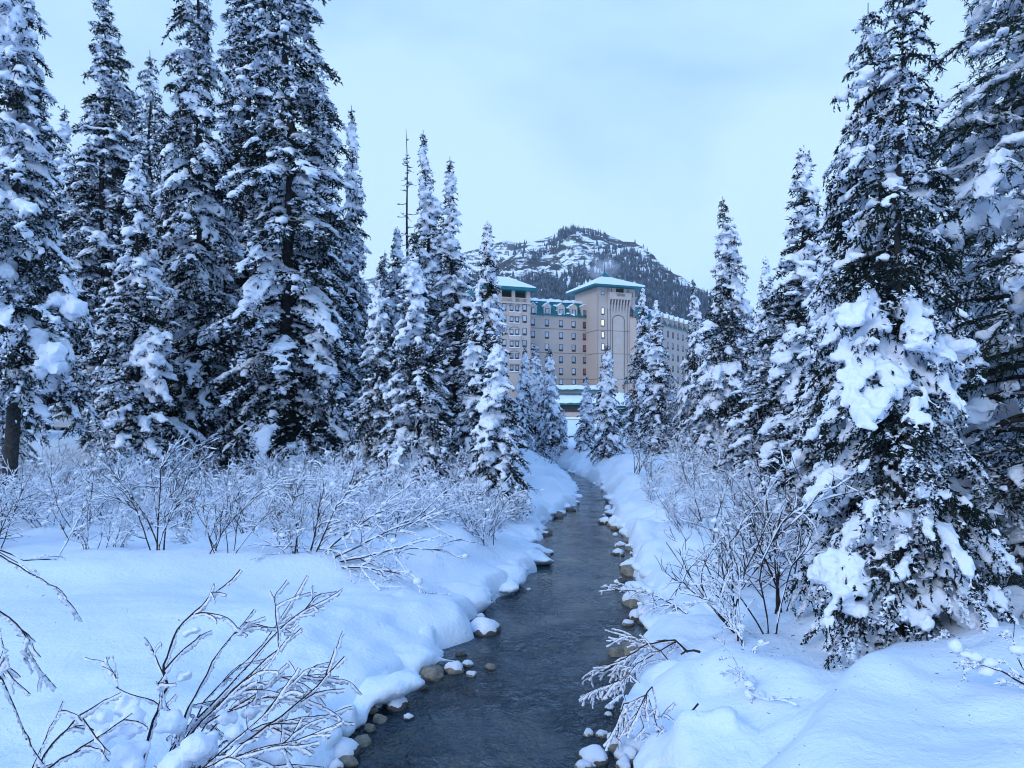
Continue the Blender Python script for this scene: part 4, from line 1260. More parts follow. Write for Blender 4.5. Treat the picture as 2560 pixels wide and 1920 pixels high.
class Face:
    """vertical facade: origin (x, y), tangent; local coordinates s along, d towards the viewer, z up"""
    def __init__(f, ox, oy, tx=TX, ty=TY):
        f.o, f.t, f.n = (ox, oy), (tx, ty), (ty, -tx)
    def hit(f, u, v):
        k = (u - 1280) / F                                  # x = k*y
        den = f.t[0] - k * f.t[1]
        s = (k * f.o[1] - f.o[0]) / den
        y = f.o[1] + s * f.t[1]
        return s, EYE + (VH - v) / F * y
    def S(f, x): return f.hit(ZX(x), 800)[0]
    def Z(f, x, y): return f.hit(ZX(x), ZY(y))[1]
    def __call__(f, s, d, z):
        return (f.o[0] + s * f.t[0] + d * f.n[0], f.o[1] + s * f.t[1] + d * f.n[1], z)

hotel = empty('hotel', (18, 190, 2.0))
tag(hotel, 'large beige hotel with teal roofs and rows of small windows below the mountain', 'building')
hinv = np.array([18, 190, 2.0])
def part(name, mb, mat, parent=None, smooth=False, sub=None):
    for a in range(len(mb.v)): mb.v[a] = mb.v[a] - hinv
    o = link(name, mb.mesh(name, mat, smooth), parent or hotel)
    return o
def subpart(name, mb, mat, parent, smooth=False):
    for a in range(len(mb.v)): mb.v[a] = mb.v[a] - hinv
    return link(name, mb.mesh(name, mat, smooth), parent)

wing = Face(5.1, 182.5)
pav = Face(5.1 + NX * 4.6, 182.5 + NY * 4.6)
tow = Face(214.6 / F * 182, 182.0)
rwing = Face(41.0, 200.0, 0.55, 0.835)

def window(fc, x, y, w=1.05, h=1.75, pane='pane', d=0.0, sill=0.26):
    s, z = fc.hit(ZX(x), ZY(y))
    mb = MB()
    for a, b, c, e in ((-w / 2, -w / 2 + 0.11, -h / 2, h / 2), (w / 2 - 0.11, w / 2, -h / 2, h / 2), (-w / 2 + 0.11, w / 2 - 0.11, h / 2 - 0.10, h / 2),
                       (-w / 2 + 0.11, w / 2 - 0.11, -h / 2, -h / 2 + h * sill)):
        mb.box(fc, s + a, s + b, d - 0.10, d + 0.06, z + c, z + e)
    o = part('window', mb, M['window_frame'])
    mb = MB()
    mb.box(fc, s - w / 2 + 0.11, s + w / 2 - 0.11, d - 0.08, d + 0.02, z - h / 2 + h * sill, z + h / 2 - 0.10)
    subpart('pane', mb, M[pane], o)

def hip_roof(fc, s0, s1, d0, d1, z0, z1, over=0.0, ridge=0.0):
    """pyramid/hip roof over the rectangle -> corner list"""
    sm, dm = (s0 + s1) / 2, (d0 + d1) / 2
    P = [fc(s0, d0, z0), fc(s1, d0, z0), fc(s1, d1, z0), fc(s0, d1, z0), fc(sm - ridge, dm, z1), fc(sm + ridge, dm, z1)]
    return P, [(0, 1, 5, 4), (2, 3, 4, 5)], [(1, 2, 5), (3, 0, 4), ], [(0, 3, 2, 1)]

# --- main wing
sA, sB = wing.S(545), wing.S(1135)
zE = wing.Z(850, 952)                                       # eave
zR = wing.Z(850, 800)                                       # ridge
mb = MB(); mb.box(wing, sA, sB, -14, 0, 1.0, zE)
part('wing_wall', mb, M['stucco'])
mb = MB()
P = [wing(sA, 0.35, zE - 0.15), wing(sB, 0.35, zE - 0.15), wing(sB, 0.35, zE + 0.1), wing(sA, 0.35, zE + 0.1), wing(sA, -1.9, zR), wing(sB, -1.9, zR), wing(sA, -12, zR), wing(sB, -12, zR), wing(sA, -14, zE), wing(sB, -14, zE)]
mb.add(P, quads=[(0, 1, 2, 3), (3, 2, 5, 4), (4, 5, 7, 6), (6, 7, 9, 8)])
for k in range(27):                                         # standing seams
    s = sA + (sB - sA) * (k + 0.5) / 27
    a, b = np.array(wing(s, 0.37, zE + 0.12)), np.array(wing(s, -1.87, zR + 0.02))
    V, Q = tubes([a], [b], [0.05], [0.05], 4); mb.add(V, Q)
roof = part('roof', mb, M['teal'])
mb = MB()
n = 40
ss = np.linspace(sA, sB, n)
top, low = [], []
for k, s in enumerate(ss):
    h = 0.38 + 0.12 * math.sin(k * 1.3) + 0.10 * math.sin(k * 0.47)
    low.append(wing(s, -1.55 - 0.1 * math.sin(k * 2.1), zR - 0.35)); top.append(wing(s, -2.1, zR + h))
P = np.array(low + top + [wing(s, -9, zR + 0.5) for s in ss])
i = np.arange(n - 1)
mb.add(P, quads=np.concatenate([np.stack([i, i + 1, i + n + 1, i + n], -1), np.stack([i + n, i + n + 1, i + 2 * n + 1, i + 2 * n], -1)]))
subpart('snow', mb, M['snow'], roof, True)
DX = (580, 714, 848, 968, 1074)
rngh = np.random.default_rng(3)
for x in DX:
    s = wing.S(x); w = 0.95
    z0, z1, z2 = wing.Z(x, 958), wing.Z(x, 868), wing.Z(x, 832 + (x - 580) * 0.035)
    mb = MB()
    P = []
    for d in (0.25, -2.2):
        P += [wing(s - w, d, z0), wing(s + w, d, z0), wing(s + w, d, z1), wing(s + w * 0.55, d, z1 + 0.5), wing(s, d, z2), wing(s - w * 0.55, d, z1 + 0.5), wing(s - w, d, z1)]
    q = [(k, (k + 1) % 7, 7 + (k + 1) % 7, 7 + k) for k in range(7)]
    mb.add(P, quads=q + [(0, 1, 2, 6), (6, 2, 3, 5)], tris=[(5, 3, 4)])
    dm = part('dormer', mb, M['stucco_trim'])
    mb = MB()
    for sg in (-1, 1):                                      # snow on the dormer slopes
        a = [wing(s + sg * w * 1.12, 0.3, z1 + 0.02), wing(s, 0.3, z2 + 0.12), wing(s, -1.6, z2 + 0.16), wing(s + sg * w * 1.12, -1.0, z1 + 0.10),
             wing(s + sg * w * 1.12, 0.3, z1 + 0.16), wing(s, 0.3, z2 + 0.32), wing(s, -1.6, z2 + 0.34), wing(s + sg * w * 1.12, -1.0, z1 + 0.3)]
        if sg < 0 or rngh.random() < 0.35:
            mb.add(a, quads=[(0, 1, 5, 4), (4, 5, 6, 7), (0, 4, 7, 3), (0, 3, 2, 1)])
    subpart('snow', mb, M['snow'], dm)
    window(wing, x, 908 + (x - 580) * 0.05, 1.0, 1.7, 'pane', 0.26)
# snow clots lying on the mansard between the dormers
c, r = [], []
for k in range(16):
    s = rngh.uniform(sA + 1.0, sB - 1.0); f = rngh.random() ** 1.7
    c.append(wing(s, 0.4 - 2.2 * f, zE + 0.15 + (zR - zE) * f)); r.append(np.array([0.55, 0.35, 0.25]) * rngh.uniform(0.4, 1.1))
V, T = ellipsoids(np.array(c), np.array(r), 2, rngh)
mb = MB(); mb.add(V, None, T)
o = subpart('snow_clots', mb, M['snow'], roof, True)
o['kind'] = 'stuff'
rows = [1028, 1142, 1256, 1370, 1484, 1588]
for r_, y in enumerate(rows):
    for k, x in enumerate(DX):
        yy = y + (x - 830) * (0.056 - r_ * 0.010)
        pane = 'pane'
        if k == 4: pane = ['pane_dark', 'pane_red', 'pane_red', 'pane', 'pane_red', 'pane_dark'][r_]
        if k == 0 and r_ > 2: continue
        window(wing, x + r_ * (0.0 if k < 3 else 0.5), yy, 1.06, 1.72, pane)
for y, x0 in ((1092, 1110), (1316, 1110), (1558, 1110)):    # string courses
    z = wing.Z(x0, y)
    mb = MB(); mb.box(wing, sA, sB, 0.0, 0.05, z - 0.06, z + 0.06)
    part('string_course', mb, M['groove'])
# the steep edge of the mansard beside the tower
# --- left pavilion
pA, pB = pav.S(120), pav.S(557)
zE = pav.Z(400, 822)
mb = MB(); mb.box(pav, pA, pB, -10, 0, 1.0, zE)
part('pavilion_wall', mb, M['stucco'])
zT = pav.Z(400, 712)
mb = MB()
for a, b in ((pA, pA + 0.7), (pav.S(238), pav.S(285)), (pav.S(383), pav.S(412)), (pav.S(520), pB)):
    mb = MB(); mb.box(pav, a, b, -0.8, 0.0, zE, zT)
    part('loggia_pillar', mb, M['stucco_trim'])
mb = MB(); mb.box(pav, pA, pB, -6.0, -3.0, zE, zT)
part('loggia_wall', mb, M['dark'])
mb = MB(); mb.box(pav, pA, pB, 0.0, 0.45, zE - 0.35, zE + 0.05)
part('cornice', mb, M['stucco_trim'])
for a, b in ((pav.S(285), pav.S(383)), (pav.S(412), pav.S(520))):
    mb = MB()
    mb.box(pav, a, b, -0.1, 0.15, zE + 0.95, zE + 1.12)
    nb_ = 10
    for k in range(nb_):
        s = a + (b - a) * (k + 0.5) / nb_
        mb.box(pav, s - 0.07, s + 0.07, -0.05, 0.09, zE + 0.05, zE + 0.95)
    part('balustrade', mb, M['stucco_trim'])
mb = MB()
ov = 1.2
zr0, zr1 = pav.Z(400, 712), 35.3
mb.box(pav, pA - ov, pB + ov, -10 - ov, ov, zr0, zr0 + 0.75)
P, q, t, bq = hip_roof(pav, pA - ov, pB + ov, -10 - ov, ov, zr0 + 0.75, zr1 + 1.0, ridge=2.0)
mb.add(P, quads=q, tris=t)
pr = part('roof', mb, M['teal'])
mb = MB()
P, q, t, bq = hip_roof(pav, pA - ov + 0.25, pB + ov - 0.25, -10 - ov + 0.25, ov - 0.25, zr0 + 1.05, zr1 + 1.6, ridge=2.2)
P2, _, _, _ = hip_roof(pav, pA - ov + 0.1, pB + ov - 0.1, -10 - ov + 0.1, ov - 0.1, zr0 + 0.76, zr1, ridge=2.0)
P = list(P) + list(P2[:4])
mb.add(P, quads=q + [(6, 7, 1, 0), (7, 8, 2, 1), (8, 9, 3, 2), (9, 6, 0, 3)], tris=t)
subpart('snow', mb, M['snow'], pr)
for r_, y in enumerate((882, 988, 1107, 1222, 1336, 1450)):
    for x, w in ((306, 1.05), (377, 0.85), (430, 0.85), (501, 1.05)):
        yy = y + (x - 400) * 0.04 - (8 if w > 1 else 0)
        window(pav, x, yy, w, 1.72 if w > 1 else 1.35, 'pane')
    if r_ % 2 == 0:
        a, b = pav.S(355), pav.S(456)
        z = pav.Z(405, y + 34)
        mb = MB(); mb.box(pav, a, b, 0.0, 0.5, z - 1.0, z - 0.1)
        bal = part('balcony', mb, M['stucco_trim'])
        mb = MB(); mb.box(pav, a - 0.03, b + 0.03, -0.02, 0.53, z - 0.1, z + 0.06)
        subpart('snow', mb, M['snow'], bal)
        # arch over the pair
        mb = MB()
        th = np.linspace(0, math.pi, 13)
        sm, hw = (a + b) / 2, (b - a) / 2
        zc = pav.Z(405, y - 20)
        A = [pav(sm - hw * math.cos(q_), 0.06, zc + 0.75 * math.sin(q_)) for q_ in th]
        V, Q = tubes(A[:-1], A[1:], [0.06] * 12, [0.06] * 12, 4); mb.add(V, Q)
        part('arch_moulding', mb, M['groove'])
    else:
        a, b = pav.S(358), pav.S(450)
        z = pav.Z(405, y + 30)
        mb = MB(); mb.box(pav, a, b, 0.0, 0.25, z - 0.16, z + 0.02)
        part('snow_ledge', mb, M['snow'])
# --- tower
tW = tow.S(1556)
tD = 12.6
zE = tow.Z(1200, 676)
mb = MB(); mb.box(tow, 0, tW, -tD, 0, 1.0, zE)
part('tower_wall', mb, M['stucco'])
zr0 = zE - 0.1
ov = 1.9
mb = MB()
mb.box(tow, -ov, tW + ov, -tD - ov, ov, zr0 + 0.12, zr0 + 0.55)
zr1 = 39.0
P, q, t, bq = hip_roof(tow, -ov, tW + ov, -tD - ov, ov, zr0 + 0.55, zr1 - 0.6, ridge=0.1)
mb.add(P, quads=q, tris=t)
trf = part('roof', mb, M['teal'])
mb = MB()
P, q, t, bq = hip_roof(tow, -ov + 0.2, tW + ov - 0.2, -tD - ov + 0.2, ov - 0.2, zr0 + 1.0, zr1 - 0.1, ridge=0.5)
P2, _, _, _ = hip_roof(tow, -ov + 0.1, tW + ov - 0.1, -tD - ov + 0.1, ov - 0.1, zr0 + 0.56, zr1, ridge=0.1)
P = list(P) + list(P2[:4])
mb.add(P, quads=q + [(6, 7, 1, 0), (7, 8, 2, 1), (8, 9, 3, 2), (9, 6, 0, 3)], tris=t)
subpart('snow', mb, M['snow'], trf)
mb = MB()
sm, dmid = tW / 2, -tD / 2
P, q, t, bq = hip_roof(tow, sm - 1.3, sm + 1.3, dmid - 1.3, dmid + 1.3, zr1 - 0.75, zr1 + 0.9, ridge=0.05)
mb.add(P, quads=q, tris=t)
subpart('roof_cap', mb, M['teal'], trf)
mb = MB(); mb.add(*tube_path(np.array([tow(sm, dmid, zr1 + 0.4), tow(sm, dmid, zr1 + 1.6), tow(sm, dmid, zr1 + 3.4)]), [0.10, 0.07, 0.05], 6))
subpart('antenna', mb, M['window_frame'], trf)
for x, y, h, p_ in ((1245, 735, 1.0, 'pane'), (1246, 908, 1.7, 'pane_glow'), (1246, 1020, 1.7, 'pane_lit'), (1247, 1135, 1.7, 'pane_glow'), (1248, 1250, 1.7, 'pane_glow'), (1249, 1362, 1.7, 'pane'),
                    (1517, 755, 1.0, 'pane'), (1519, 925, 1.7, 'pane'), (1520, 1035, 1.7, 'pane_dark'), (1521, 1148, 1.7, 'pane'), (1522, 1262, 1.7, 'pane_dark')):
    window(tow, x, y, 0.92, h, p_, sill=0.15)
# corbelled balcony with slots and ribs, the tall arched niche below
a, b = tow.S(1293), tow.S(1502)
zb0, zb1 = tow.Z(1400, 800), tow.Z(1400, 742)
mb = MB(); mb.box(tow, a, b, 0, 0.95, zb0, zb1); mb.box(tow, a - 0.1, b + 0.1, 0, 1.05, zb1 - 0.06, zb1 + 0.12)
bal = part('balcony', mb, M['stucco_trim'])
mb = MB()
for k in range(9):
    s = tow.S(1364 + k * 9)
    mb.box(tow, s - 0.06, s + 0.06, 0.96, 1.02, tow.Z(1400, 772), tow.Z(1400, 738))
o = subpart('baluster', mb, M['groove'], bal); o['kind'] = 'stuff'
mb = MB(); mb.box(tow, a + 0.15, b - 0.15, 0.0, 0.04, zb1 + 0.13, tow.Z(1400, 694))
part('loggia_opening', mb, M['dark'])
for x0_, x1_ in ((1296, 1304), (1308, 1316), (1464, 1472), (1476, 1484), (1325, 1365), (1440, 1460)):
    mb = MB(); mb.box(tow, tow.S(x0_), tow.S(x1_), 0.05, 0.4, zb1 + 0.13, tow.Z(1400, 692))
    part('loggia_pillar', mb, M['stucco_trim'])
zs0, zs1 = tow.Z(1400, 850), tow.Z(1400, 800)
xs = np.linspace(1300, 1495, 8)
for k in range(8):
    mb = MB()
    s = tow.S(xs[k]); w = 0.16
    P = [tow(s - w, 0, zs0 - 2.2), tow(s + w, 0, zs0 - 2.2), tow(s + w, 0.85, zs1), tow(s - w, 0.85, zs1), tow(s - w, 0, zs1), tow(s + w, 0, zs1), tow(s - w, 0.5, zs0), tow(s + w, 0.5, zs0)]
    mb.add(P, quads=[(0, 1, 7, 6), (6, 7, 2, 3), (3, 2, 5, 4)], tris=[(0, 6, 4), (6, 3, 4), (1, 5, 7), (7, 5, 2)])
    part('corbel', mb, M['stucco_trim'])
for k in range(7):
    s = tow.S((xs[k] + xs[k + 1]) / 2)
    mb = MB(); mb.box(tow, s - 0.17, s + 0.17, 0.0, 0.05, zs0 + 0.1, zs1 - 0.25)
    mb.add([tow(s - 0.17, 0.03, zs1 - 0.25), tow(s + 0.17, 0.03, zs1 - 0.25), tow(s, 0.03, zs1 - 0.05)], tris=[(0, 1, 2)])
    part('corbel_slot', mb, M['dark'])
nA, nB = tow.S(1340), tow.S(1450)
zt = tow.Z(1395, 990)
th = np.linspace(0, math.pi, 15)
sm, hw = (nA + nB) / 2, (nB - nA) / 2
pts = [(nA, 2.0)] + [(sm - hw * math.cos(q_), zt + 1.1 * math.sin(q_)) for q_ in th] + [(nB, 2.0)]
A = [tow(s, 0.05, z) for s, z in pts]
mb = MB(); V, Q = tubes(A[:-1], A[1:], [0.10] * (len(A) - 1), [0.10] * (len(A) - 1), 4); mb.add(V, Q)
part('niche_arch', mb, M['groove'])
mb = MB()
A2 = np.array([tow(s, 0.03, z) for s, z in pts])
mb.add(np.concatenate([A2, [tow(sm, 0.03, zt)]]), tris=[(k, k + 1, len(A2)) for k in range(len(A2) - 1)] + [(len(A2) - 1, 0, len(A2))])
part('niche_panel', mb, M['stucco_trim'])
for y in (1088, 1308, 1552):
    z = tow.Z(1200, y)
    mb = MB(); mb.box(tow, -0.05, tW + 0.05, -tD, 0.045, z - 0.06, z + 0.06)
    part('string_course', mb, M['groove'])
for x in (1200, 1292, 1320, 1480, 1505):
    s = tow.S(x)
    mb = MB(); mb.box(tow, s - 0.05, s + 0.05, 0, 0.05, 2.0, zs0 - 1.0 if 1205 < x else zE - 1.5)
    part('wall_joint', mb, M['groove'])
# --- right wing, turned away
rA, rB = rwing.hit(1590, 800)[0], rwing.hit(1800, 800)[0]
zE = rwing.hit(1690, 540 + 1075 / 3.814)[1]; zR = rwing.hit(1690, 540 + 955 / 3.814)[1]
mb = MB(); mb.box(rwing, rA, rB, -12, 0, 1.0, zE)
part('wing_wall', mb, M['stucco'])
mb = MB()
P = [rwing(rA, 0.3, zE - 0.1), rwing(rB, 0.3, zE - 0.1), rwing(rB, -1.8, zR), rwing(rA, -1.8, zR), rwing(rA, -10, zR), rwing(rB, -10, zR)]
mb.add(P, quads=[(0, 1, 2, 3), (3, 2, 5, 4)])
rr_ = part('roof', mb, M['teal'])
mb = MB(); mb.box(rwing, rA, rB, -9, -1.6, zR - 0.15, zR + 0.35)
subpart('snow', mb, M['snow'], rr_)
for u in (1640, 1655, 1670, 1682, 1695, 1707, 1719, 1731):
    s = rwing.hit(u, 800)[0]
    mb = MB()
    P = []
    for d in (0.2, -1.6):
        P += [rwing(s - 0.8, d, zE), rwing(s + 0.8, d, zE), rwing(s + 0.8, d, zE + 2.2), rwing(s, d, zE + 3.2), rwing(s - 0.8, d, zE + 2.2)]
    mb.add(P, quads=[(k, (k + 1) % 5, 5 + (k + 1) % 5, 5 + k) for k in range(5)] + [(0, 1, 2, 4)], tris=[(4, 2, 3)])
    dm = part('dormer', mb, M['stucco_trim'])
    mb = MB()
    mb.add([rwing(s - 0.95, 0.25, zE + 2.15), rwing(s, 0.25, zE + 3.4), rwing(s + 0.95, 0.25, zE + 2.15), rwing(s, -1.4, zE + 3.5), rwing(s - 0.95, -1.2, zE + 2.3), rwing(s + 0.95, -1.2, zE + 2.3)], quads=[(0, 1, 3, 4), (1, 2, 5, 3)])
    subpart('snow', mb, M['snow'], dm)
    for r_ in range(6):
        zc = zE + 1.0 - r_ * 3.07
        uu = u; vv = VH - (zc - EYE) * F / (rwing.o[1] + s * rwing.t[1])
        window(rwing, (uu - 1180) * 3.814, (vv - 540) * 3.814, 1.1, 1.7, 'pane' if (r_ + u) % 3 else 'pane_dark', 0.22 if r_ == 0 else 0.0)
# --- low entrance buildings under snow
Z2 = lambda y: 780 + y / 3.814
def low_block(y0, x0, x1, v_top, v_eave, v_base, depth, wall, name):
    fc = Face((ZX(x0) - 1280) / F * y0, y0, 0.985, 0.17)
    s1 = fc.hit(ZX(x1), 900)[0]
    zt, ze = EYE + (VH - v_top) / F * y0, EYE + (VH - v_eave) / F * y0
    zb = EYE + (VH - v_base) / F * y0
    mb = MB(); mb.box(fc, 0, s1, -depth, 0, 0.8, ze)
    part(name + '_wall', mb, M[wall])
    mb = MB(); mb.box(fc, -0.8, s1 + 0.8, -depth, 0.9, ze, ze + 0.55)
    r_ = part(name + '_roof', mb, M['teal'])
    mb = MB()
    n = 24
    P = []
    for k in range(n):
        s = -0.9 + (s1 + 1.8) * k / (n - 1)
        w_ = 0.10 * math.sin(k * 1.7) + 0.07 * math.sin(k * 0.6)
        P += [fc(s, 0.95, ze + 0.35 + w_ * 0.6), fc(s, 1.0, ze + 0.9 + w_), fc(s, 0.4, ze + 1.25 + w_), fc(s, -depth * 0.6, zt + 0.2)]
    P = np.array(P)
    i = (np.arange(n - 1) * 4)[:, None] + np.arange(3)[None]
    i = i.ravel()
    mb.add(P, quads=np.stack([i, i + 1, i + 5, i + 4], -1))
    subpart('snow', mb, M['snow'], r_, True)
    return fc, s1, ze
fc, s1, ze = low_block(168, 740, 1200, Z2(690), Z2(752), Z2(830), 14, 'stucco', 'gallery')
for k in range(8):
    s = s1 * (k + 0.5) / 8
    mb = MB(); mb.box(fc, s - 1.0, s + 1.0, 0.0, 0.12, ze - 3.4, ze - 0.6)
    o = part('gallery_window', mb, M['window_frame'])
    for q in range(2):
        mb = MB(); mb.box(fc, s - 0.9 + q * 0.95, s - 0.05 + q * 0.95, 0.0, 0.15, ze - 3.2, ze - 0.8)
        subpart('pane', mb, M['pane'], o)
fc, s1, ze = low_block(150, 700, 1130, Z2(795), Z2(885), Z2(1040), 12, 'stucco_trim', 'entrance')
mb = MB(); mb.box(fc, s1 * 0.1, s1 * 0.9, 0.0, 0.2, ze - 1.4, ze - 0.05)
part('entrance_beam', mb, M['dark'])
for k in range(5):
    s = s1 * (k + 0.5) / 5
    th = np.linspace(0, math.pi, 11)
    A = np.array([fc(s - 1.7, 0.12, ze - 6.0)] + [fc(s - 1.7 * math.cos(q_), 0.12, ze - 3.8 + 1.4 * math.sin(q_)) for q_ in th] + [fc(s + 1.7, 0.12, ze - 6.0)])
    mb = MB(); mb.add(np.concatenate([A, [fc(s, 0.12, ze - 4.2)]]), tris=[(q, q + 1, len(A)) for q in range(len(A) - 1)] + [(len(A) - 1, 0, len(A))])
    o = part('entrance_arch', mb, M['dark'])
    mb = MB(); mb.box(fc, s - 0.7, s + 0.7, 0.1, 0.2, ze - 4.6, ze - 3.8)
    subpart('lit_pane', mb, M['pane_lit'], o)
fc = Face((1385 - 1280) / F * 140, 140.0, 0.99, 0.12)
mb = MB(); mb.box(fc, -4, 9, -1.0, 0, 0.6, 2.6)
lw = part('garden_wall', mb, M['stucco'])
mb = MB(); mb.box(fc, -4.1, 9.1, -1.1, 0.12, 2.6, 3.0)
subpart('snow', mb, M['snow'], lw)

# --- garden pavilion half hidden by the spruces at the tower foot
M['green_wood'] = material('green_wood', (0.06, 0.12, 0.11), 0.7, (1.5, (0.09, 0.15, 0.13), 0.2))
px, py = (1548 - 1280) / F * 88, 88.0
gb = gz(px, py)
e = empty('garden_pavilion', (px, py, gb))
fcp = lambda s, d, z: (s, -d, z)
for sx, dy_ in ((-1.5, 1.2), (-0.5, 1.2), (0.5, 1.2), (1.5, 1.2), (-1.5, -1.4), (1.5, -1.4)):
    mb = MB(); mb.box(fcp, sx - 0.09, sx + 0.09, dy_, dy_ + 0.2, 0, 2.3)
    link('post', mb.mesh('pavilion_post', M['green_wood'], False), e)
mb = MB(); mb.box(fcp, -1.35, 1.35, -1.3, 1.1, 0, 2.2)
link('wall', mb.mesh('pavilion_wall', M['green_wood'], False), e)
mb = MB()
P, q, t, bq = hip_roof(fcp, -2.1, 2.1, -2.0, 2.0, 2.3, 4.1, ridge=0.3)
mb.add(P, quads=q + bq, tris=t)
r_ = link('roof', mb.mesh('pavilion_roof', M['teal'], False), e)
mb = MB()
V, T = ico(3)
V = V * np.array([2.15, 2.05, 1.6])
V[:, 2] = np.where(V[:, 2] < 0, V[:, 2] * 0.05, V[:, 2] * (0.75 + 0.25 * np.cos(V[:, 0] * 0.9))) + 2.55
mb.add(V, None, T)
link('snow', mb.mesh('pavilion_snow', M['snow']), r_)
tag(e, 'small green garden pavilion under thick snow behind the young spruce', 'pavilion')

# --- wooden railing where the stream ends
M['rail_wood'] = material('rail_wood', (0.07, 0.055, 0.05), 0.85, (2.0, (0.10, 0.08, 0.07), 0.2))
def railing(u0, u1, v, y, posts, label, hh=0.55):
    a, b = at(u0, v, y), at(u1, v + 3, y)
    e = empty('wooden_railing', (a + b) / 2)
    o = (a + b) / 2
    mb = MB(); mb.add(*tube_path(np.array([a - o, (b - a) * 0.5 + a - o, b - o]), [0.06, 0.06, 0.06], 6))
    link('rail', mb.mesh('rail', M['rail_wood']), e)
    for k in range(posts):
        p = a + (b - a) * (k + 0.5) / posts - o
        mb = MB(); mb.box(lambda s, d, z: (p[0] + s, p[1] + d, p[2] + z), -0.09, 0.09, -0.09, 0.09, -hh - 0.6, 0.03)
        link('post', mb.mesh('rail_post', M['rail_wood'], False), e)
    n = 20
    P = np.array([a + (b - a) * k / (n - 1) - o + np.array([0, 0, 0.08 + 0.02 * math.sin(k * 1.9)]) for k in range(n)])
    mb = MB(); mb.add(*tube_path(P, [0.065 + 0.015 * math.sin(k * 2.3) for k in range(n)], 6))
    link('snow', mb.mesh('rail_snow', M['tree_snow']), e)
    tag(e, label, 'railing')
railing(1365, 1480, 1090, 62, 5, 'low wooden railing with snow on its rail, before the hotel entrance')
railing(1548, 1600, 1096, 58, 3, 'dark snow covered railing behind the paired spruces on the right')

